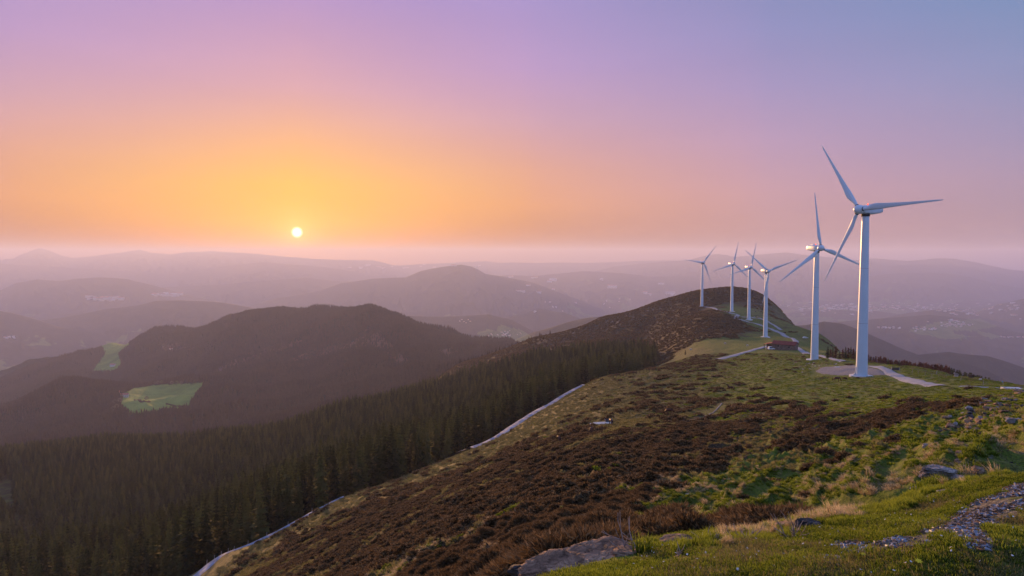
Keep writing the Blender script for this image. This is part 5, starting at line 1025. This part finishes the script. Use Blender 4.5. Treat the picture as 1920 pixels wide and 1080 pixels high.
# animals: one skinned body each
def skin_body(name, V, E_, Rd, mat, parent=None, flat=None):
    me = bpy.data.meshes.new(name); me.from_pydata(V, E_, []); o = bpy.data.objects.new(name, me); COL.objects.link(o); me.materials.append(mat)
    md = o.modifiers.new('skin', 'SKIN'); sk = me.skin_vertices[0].data
    for i, r in enumerate(Rd): sk[i].radius = (r, r) if not isinstance(r, tuple) else r
    sk[0].use_root = True; md.use_smooth_shade = True; o.modifiers.new('sub', 'SUBSURF').levels = 1; o.modifiers['sub'].render_levels = 1
    if parent: o.parent = parent
    return o
M_HORSE = simple('chestnut_coat', (.075, .022, .012), .6, .3, .3, 3); M_MANE = simple('dark_mane', (.02, .011, .008), .8); M_WOOL = simple('sheep_wool', (.62, .58, .52), .95, .05, .15, 9); M_SHF = simple('sheep_face', (.22, .19, .16), .9)
def horse(graze=True):
    t = empty('horse', (0, 0, 0)); hd = [(.95, 0, 1.12), (1.22, 0, .78), (1.42, 0, .42), (1.50, 0, .30), (1.36, 0, .08)] if graze else [(.98, 0, 1.42), (1.18, 0, 1.72), (1.34, 0, 1.92), (1.44, 0, 1.90), (1.78, 0, 1.66)]
    V = [(0, 0, 1.08), (.45, 0, 1.10), (.72, 0, 1.16)] + hd + [(-.45, 0, 1.14), (-.75, 0, 1.16)]
    R_ = [(.30, .34), (.29, .33), (.24, .29), (.17, .22), (.12, .17), (.10, .13), (.10, .12), (.055, .065), (.29, .31), (.25, .27)]
    E_ = [(0, 1), (1, 2), (2, 3), (3, 4), (4, 5), (5, 6), (6, 7), (0, 8), (8, 9)]
    for s in (-1, 1):
        i = len(V); st_ = .12 * s; V += [(.62, s * .17, .85), (.64 + st_, s * .17, .50), (.62 + st_, s * .17, .14), (.68 + st_, s * .17, .02)]; R_ += [.12, .065, .045, .06]; E_ += [(2, i), (i, i + 1), (i + 1, i + 2), (i + 2, i + 3)]
        i = len(V); st_ = -.14 * s; V += [(-.66, s * .17, .86), (-.56 + st_, s * .17, .66), (-.80 + st_, s * .17, .44), (-.74 + st_, s * .17, .14), (-.68 + st_, s * .17, .02)]; R_ += [.16, .10, .055, .045, .06]; E_ += [(9, i), (i, i + 1), (i + 1, i + 2), (i + 2, i + 3), (i + 3, i + 4)]
    skin_body('body', V, E_, R_, M_HORSE, t)
    mesh_obj('tail', *tube([(-.95, 0, 1.22), (-1.08, 0, 1.05), (-1.10, 0, .7), (-1.06, 0, .42)], [.05, .09, .08, .03], 8), M_MANE, t)
    p = [Vector(v) for v in V[2:6]]; mesh_obj('mane', *tube([p[0] + Vector((0, 0, .24)), p[1] + Vector((.05 if graze else -.12, 0, .17)), p[2] + Vector((.08 if graze else -.12, 0, .1)), p[3] + Vector((.06 if graze else -.08, 0, .1))], [.05, .06, .06, .03], 6), M_MANE, t)
    for s in (-1, 1): q = p[3]; mesh_obj('ear', *tube([q + Vector((.0, s * .06, .06)), q + Vector((.0 if not graze else -.02, s * .08, .2))], [.035, .008], 6), M_HORSE, t)
    return t
hp, hs_ = horse(True), horse(False)
for i, (px, py, Yw, rz, g, sc_, lab) in enumerate([(1568, 719, 192, 4, True, 1.0, 'chestnut horse grazing on the open pasture below the nearest turbine'), (1371, 733, 188, 150, False, .85, 'dark horse standing on the moor edge left of the pasture'), (1253, 781, 128, -5, True, .8, 'dark horse grazing sideways on the heather above the brown band'),
                                              (1146, 805, 118, 100, True, .75, 'dark foal with its back turned just below the pale slab'), (1108, 817, 108, 70, True, .75, 'dark pony grazing left of the pale slab'), (1048, 822, 108, 110, True, .6, 'leftmost small dark foal on the heather slope')]):
    src = hp if g else hs_; t = src if (i < 2) else copy_tree(src); place(t, px, py, Yw, .03, rz); t.scale = (sc_,) * 3; tag(t, lab, 'horse', 'horses grazing the ridge')
def sheep():
    t = empty('sheep', (0, 0, 0)); V = [(0, 0, .55), (.32, 0, .57), (-.32, 0, .57), (.55, 0, .56), (.70, 0, .42), (.80, 0, .30)]; E_ = [(0, 1), (0, 2), (1, 3), (3, 4), (4, 5)]; R_ = [.27, .25, .26, .13, .09, .05]
    for s in (-1, 1):
        for x_, pa in ((.28, 1), (-.32, 2)): i = len(V); V += [(x_, s * .13, .28), (x_ + .02, s * .13, .02)]; R_ += [.06, .04]; E_ += [(pa, i), (i, i + 1)]
    skin_body('body', V, E_, R_, M_WOOL, t); mesh_obj('face', *tube([(.66, 0, .47), (.82, 0, .28), (.86, 0, .22)], [.10, .075, .03], 8), M_SHF, t); return t
sp0 = sheep()
for i, (px, py, Yw, rz, lab) in enumerate([(1296, 650.5, 470, 175, 'white sheep at the left of three below the brown hill'), (1359, 647.5, 480, 10, 'white sheep in the middle of three on the green patch'), (1401, 652, 460, 5, 'white sheep nearest the side road'), (1531, 701, 228, 20, 'white sheep lying low by the rubble mound')]):
    if i == 3: continue
    t = sp0 if i == 0 else copy_tree(sp0); place(t, px, py, Yw, 0, rz); t.scale = (1.55,) * 3; tag(t, lab, 'sheep', 'white sheep on the green patch')
# pale slab with trough on the left slope
o = mesh_obj('slab', *join(boxv(-1.9, 1.4, -.7, .7, -.4, .16), boxv(-2.6, -1.8, -.4, .5, -.4, .08)), simple('pale_slab', (.55, .53, .48), .9, .1, .2, 2), smooth=False); place(o, 1133, 799, 123, .05, 12); tag(o, 'pale concrete slab on the open slope among the ponies', 'slab')
o = mesh_obj('trough', *join(boxv(-.7, .7, -.4, -.3, .0, .5), boxv(-.7, .7, .3, .4, 0, .5), boxv(-.7, -.6, -.3, .3, 0, .5), boxv(.6, .7, -.3, .3, 0, .5), boxv(-.6, .6, -.3, .3, 0, .2)), simple('dark_trough', (.05, .055, .07), .5, .4), smooth=False); place(o, 1141, 797, 124, .22, 12); tag(o, 'dark water trough standing on the pale slab', 'trough')
# posts and panels
M_POST = simple('weathered_post', (.30, .27, .26), .9, .1, .3, 6); M_POSTD = simple('dark_post', (.06, .05, .045), .9, .1, .3, 6)
def post(px, py, h, r, mat, lab, group, Yw=None, tilt=0):
    V, Fc = tube([(0, 0, -.3), (0, 0, h * .5), (tilt * h, 0, h)], [r, r, r * .85], 7); o = mesh_obj('fence_post', V, Fc, mat, smooth=False); q = place(o, px, py, Yw); tag(o, lab, 'fence post', group)
for i, (px, py, h, r, lab) in enumerate([(1710, 700, 1.3, .07, 'leftmost dark-footed post of the right-hand pasture fence'), (1722, 701, 1.0, .05, 'thin second post of the pasture fence'), (1734.5, 703, 1.1, .05, 'third post of the pasture fence'), (1747, 705, .8, .05, 'short fourth post of the pasture fence'),
                                         (1756, 701, 1.1, .14, 'thick leaning pale post behind the fence row'), (1760, 707, .9, .05, 'fifth post, in front of the thick leaning one'), (1774, 707, .8, .05, 'post left of the balanced rocks'), (1801.5, 714.5, 1.2, .06, 'post right in front of the balanced rocks'), (1843.5, 723, 1.2, .06, 'post below the red and white marker'), (1881, 722, 1.6, .05, 'tall thin post at the far right of the pasture')]):
    post(px, py, h, r, M_POST, lab, 'posts of the pasture fence', tilt=.18 if i in (0, 4, 6, 7) else .05)
for i, a in enumerate([388, 402, 415, 428, 439, 465, 500, 540, 585]):
    q = pt(a, np.interp(a, [350, 420, 465, 540, 640], [1077, 1043, 1020, 980, 935]) - 2, np.interp(a, [350, 420, 640], [129, 145, 168]) + 3); post(a, 0, 1.2, .06, M_POST, 'thin pale post of the wire fence on the forest side of the lower track', 'posts along the lower track') if False else None
    o = mesh_obj('fence_post', *tube([(0, 0, -.3), (0, 0, .6), (.05, 0, 1.3)], [.07, .07, .06], 6), M_POST, smooth=False); o.location = (q[0], q[1], H1(q[0], q[1])); tag(o, 'thin pale fence post beside the lower track', 'fence post', 'posts along the lower track')
for k in range(14):
    px = 1150 + 6.2 * k; q = hit(px, np.interp(px, [1130, 1180, 1235], [712, 704, 694]))
    if q is not None and q[1] < 460: o = mesh_obj('fence_post', *tube([(0, 0, -.3), (0, 0, 1.3)], [.09, .08], 6), M_POSTD, smooth=False); o.location = tuple(q); tag(o, 'dark fence post on the skyline edge before the forest end', 'fence post', 'posts before the forest end')
sg = empty('notice_board', (0, 0, 0)); place(sg, 1679, 694, 238, 0, -12)
mesh_obj('panel', *boxv(-1.1, 1.1, -.04, .04, .25, 1.15), simple('dark_board', (.07, .06, .06), .8), sg, smooth=False)
for s in (-1.2, 1.2): mesh_obj('post', *boxv(s - .1, s + .1, -.1, .1, -.4, 1.3), M_POST, sg, smooth=False)
tag(sg, 'low dark wooden panel between two pale posts beside the curving road', 'notice board')
rock(1792, 707, 9, 1, 1.0, M_ROCKG, 'grey base stone of the two balanced rocks on the pasture', 61, 0, 3, 205, flat=.8, sink=.1)
q = pt(1793, 701, 205); V, F_ = rock_geo(62, .85, .6, .42, .5, 3); o = mesh_obj('rock', V, F_, M_ROCKG, smooth=False); o.location = (q[0], q[1], q[2]); o.rotation_euler = (0, .35, .2); tag(o, 'tilted upper stone of the two balanced rocks on the pasture', 'rock')
for px, py, Yw, nm, bx, mat, lab in [(1820.5, 713.5, 195, 'crate', (-.5, .5, -.4, .4, -.2, .9), M_POSTD, 'small dark wooden crate right of the balanced rocks'), (1838, 717, 190, 'marker', (-.3, .3, -.25, .25, -.1, .35), M_CARW, 'white marker block topped in red on the pasture'), (1880, 722.5, 175, 'marker', (-.15, .15, -.15, .15, -.1, .3), simple('cyan_plastic', (.05, .35, .5), .5), 'small blue marker at the far right post')]:
    t = empty(nm, (0, 0, 0)); place(t, px, py, Yw, 0, 15); b = mesh_obj('body', *boxv(*bx), mat, t, smooth=False); md = b.modifiers.new('b', 'BEVEL'); md.width = .04
    if nm == 'crate':
        for s in (-.45, .45): mesh_obj('corner_post', *boxv(s - .07, s + .07, -.5, -.36, -.3, 1.15), M_BARK, t, smooth=False)
        mesh_obj('lid', *boxv(-.56, .56, -.5, .46, .9, .98), M_BARK, t, smooth=False)
    else: mesh_obj('cap', *boxv(bx[0] + .06, bx[1] - .1, -.16, .16, bx[5], bx[5] + .14), M_OR if bx[1] > .2 else mat, t, smooth=False)
    tag(t, lab, nm)
o = mesh_obj('concrete_cover', *join(boxv(-1.5, 1.5, -.8, .8, -.4, .28), boxv(1.0, 1.9, -.4, .4, -.4, .16)), M_FND, smooth=False); place(o, 1897, 729.5, 125, .05, -8); tag(o, 'long white concrete cover at the right end of the thin path', 'cover')
o = mesh_obj('concrete_cover', *join(boxv(-.8, .8, -.5, .5, -.3, .3), boxv(-.3, .3, -.7, -.4, -.3, .15)), M_FND, smooth=False); place(o, 1570, 684.5, 262, .05, 5); tag(o, 'small white concrete cover at the back edge of the gravel pad', 'cover')

# ------------------------------------------------------------ houses
M_WW = simple('white_render', (.62, .60, .58), .9, .1, .08, .3); M_PR = simple('salmon_tile_roof', (.52, .20, .15), .85, .1, .2, .5); M_CW = simple('cream_render', (.6, .55, .48), .9)
def house(nm, L_, Wd, hw, hr, wm, rm, win=3):
    t = empty(nm, (0, 0, 0)); walls(L_, Wd, hw, hr, wm, t, base=-5); rf = gable('roof', L_, Wd, hw, hr, rm, t, .6, .3); mesh_obj('chimney', *boxv(L_ * .2, L_ * .2 + .8, .4, 1.2, hw, hw + hr + .9), wm, rf, smooth=False)
    for k in range(win):
        for f in range(max(1, int(hw // 3))): x_ = -L_ / 2 + L_ * (k + .5) / win; mesh_obj('window', *boxv(x_ - .5, x_ + .5, -Wd / 2 - .05, -Wd / 2 + .1, 1.0 + 2.8 * f, 2.3 + 2.8 * f), M_GLASS, t, smooth=False)
    return t
t = house('farmhouse', 19, 10, 6, 3, M_WW, M_PR, 5); place(t, 233, 744, None, 0, 18); tag(t, 'white farmhouse with long salmon roof at the left of the bright meadow', 'farmhouse')
t = house('farm_building', 12, 9, 5, 3, M_CW, M_PR, 3); place(t, 224, 738, None, 0, -20); tag(t, 'smaller salmon-roofed farm building behind the meadow farmhouse', 'farm building')
t = house('farmhouse', 20, 12, 6, 3, M_WW, M_PR, 4); place(t, 212, 686, None, 0, -6); tag(t, 'white farmhouse on the far narrow meadow to the left', 'farmhouse')
t = house('farmhouse', 13, 10, 5, 3, M_WW, M_RTILE, 3); place(t, 321, 655, None, 0, 10); tag(t, 'lone white house in the woods on the left of the big wooded hill', 'farmhouse')
VH = [house('village_house', 13, 10, 6, 3, w_, r_, 3) for w_, r_ in ((M_WW, M_PR), (M_CW, M_RTILE), (M_WW, M_RTILE))]; used = [False] * 3
def flat_house(w_, r_): 
    v, f = boxv(-.5, .5, -.5, .5, -.5, 1); return v, f
def lowhouse(nm, wm, rm):   # a distant house: walls and roof in one small mesh
    V, F_ = [(-7, -5, -6), (7, -5, -6), (7, 5, -6), (-7, 5, -6), (-7, -5, 6), (7, -5, 6), (7, 5, 6), (-7, 5, 6), (-7, 0, 9), (7, 0, 9)], [(0, 1, 5, 4), (1, 2, 6, 9, 5), (2, 3, 7, 6), (3, 0, 4, 8, 7), (4, 5, 9, 8), (6, 7, 8, 9)]
    me = bpy.data.meshes.new(nm); me.from_pydata(V, [], F_); me.materials.append(wm); me.materials.append(rm); me.polygons[4].material_index = 1; me.polygons[5].material_index = 1; return me
LH = [lowhouse('village_house', M_WW, M_PR), lowhouse('village_house', M_WW, M_WW), lowhouse('village_house', M_CW, M_RTILE)]
rgv = np.random.default_rng(15)
def village(n, pick, group, lab, scale=(1, 1), name='village_house', long=(1, 1)):
    for k in range(n):
        px, py = pick(k); q = hit(px, py, 1500)
        if q is None or q[1] < 2000: continue
        o = bpy.data.objects.new(name, LH[rgv.integers(0, 3)]); COL.objects.link(o); s = rgv.uniform(*scale); o.scale = (s * rgv.uniform(*long), s, s); o.location = tuple(q); o.rotation_euler = (0, 0, rgv.uniform(-.6, .6)); tag(o, lab, 'house' if name == 'village_house' else 'building', group)
for i in range(3): 
    place(VH[i], [1850, 1838, 1862][i], [633, 632, 634][i], 4650 + 30 * i, 0, 20 * i); q = hit([1805, 1796, 1815][i], [608, 607, 609][i], 1500)
    if q is not None: VH[i].location = tuple(q)
    tag(VH[i], ['salmon-roofed house in the middle of the hilltop village on the right', 'cream house left of centre in the hilltop village on the right', 'white house right of centre in the hilltop village on the right'][i], 'house')
village(46, lambda k: (1790 + rgv.normal(0, 17), 608 + rgv.normal(0, 3.2)), 'houses of the hilltop village on the right', 'small house in the village on the hill to the right of the nearest turbine', (.7, 1.2))
village(20, lambda k: (1730 + rgv.normal(0, 18), 616 + rgv.normal(0, 2)), 'houses strung left of the hilltop village', 'small house in the string left of the hilltop village', (.9, 1.4))
village(12, lambda k: (1645 + 8 * (k % 6) + rgv.normal(0, 2), 613.5 + .25 * k), 'houses along the ridge road on the right', 'small house on the wooded ridge just right of the nearest tower', (.9, 1.4))
village(9, lambda k: (1875 + 6 * k + rgv.normal(0, 2), 632.5 + rgv.normal(0, .6)), 'houses at the far right', 'small house at the far right edge of the valley woods', (.9, 1.4))
village(24, lambda k: (948 + rgv.normal(0, 15), 625 + rgv.normal(0, 3)), 'houses of the village in the central valley', 'small house in the green valley village beyond the wooded hill', (.6, .9))
village(6, lambda k: (862 + 4 * k, 600 + rgv.normal(0, 3)), 'hamlet above the central valley', 'tiny house of the hamlet left of the valley village', (.7, 1.0))
village(16, lambda k: (1000 + rgv.uniform(0, 200), 556 + rgv.uniform(0, 30)), 'scattered houses in the middle valley', 'tiny scattered house in the hazy middle valley', (1.2, 2.2))
village(170, lambda k: (rgv.uniform(1480, 1750) if k % 3 else rgv.normal(1560, 50), 577 + rgv.normal(0, 4.5)), 'buildings of the hazy valley town', 'pale building of the hazy town spread over the valley floor on the right', (.9, 2.2), 'town_building', (1, 3.0))
village(60, lambda k: (rgv.uniform(1750, 1915), 580 + rgv.normal(0, 7)), 'buildings at the right of the hazy town', 'pale building of the hazy town right of the nearest turbine', (.8, 1.9), 'town_building', (1, 3.0))
village(34, lambda k: ((168, 552)[0] + rgv.uniform(0, 60) if k % 2 else 282 + rgv.uniform(0, 48), (560 if k % 2 else 553) + rgv.normal(0, 2)), 'works buildings in the left valley', 'pinkish pale works building in the hazy left-hand valley', (2.0, 3.6), 'town_building', (1.5, 5))
village(8, lambda k: (17 + rgv.normal(0, 5), 633 + rgv.normal(0, 1)), 'farm cluster at the far left', 'small pale farm building at the far left edge', (1.0, 1.5))
village(30, lambda k: (rgv.uniform(640, 930), 496 + rgv.uniform(0, 8)) if k % 2 else (rgv.uniform(930, 1280), rgv.uniform(520, 560)), 'scattered far houses', 'very distant pale building lost in the haze', (2.5, 5), 'town_building', (1, 3))
# a thread of reflective water far out under the sun
q = pt(775, 494.5, 17800)

for pix, lab in (([(253, 750), (262, 751), (272, 752.5), (281, 753)], 'dark hedge line in the left half of the bright meadow'), ([(311, 757.5), (322, 760), (335, 762), (348, 762.5)], 'dark hedge line in the lower right of the bright meadow')):
    o = ribbon('hedge', pix, 5, M_HEATH, lab, up=1.8); o['kind'] = 'thing'; o['category'] = 'hedge'
# ------------------------------------------------------------ evening haze
zmin = min(float(g[3].min()) for g in (gA, gB, gC)); zmax = max(60.0, float(gC[3].max()))
def haze():
    x0, x1, y0, y1, z0, z1 = -27050, 27050, -400, 27050, zmin - 1.0, zmax + 8
    v = [(x, y, z) for z in (z0, z1) for y in (y0, y1) for x in (x0, x1)]
    f = [(0, 2, 3, 1), (4, 5, 7, 6), (0, 1, 5, 4), (2, 6, 7, 3), (0, 4, 6, 2), (1, 3, 7, 5)]
    m = bpy.data.materials.new('haze'); m.use_nodes = True; t = m.node_tree; t.nodes.clear()
    o = N(t, 'ShaderNodeOutputMaterial'); p = N(t, 'ShaderNodeVolumePrincipled')
    p.inputs['Color'].default_value = HAZE_COL; p.inputs['Density'].default_value = HAZE_DEN; p.inputs['Anisotropy'].default_value = HAZE_G
    L(t, p.outputs[0], o.inputs['Volume'])
    return tag(mesh_obj('haze', v, f, m, smooth=False), kind='stuff', label='thin purple evening haze filling the valleys', cat='haze')
HAZE_COL = (0.65, 0.71, 1.0, 1); HAZE_DEN = 7.8e-5; HAZE_G = 0.26
haze()
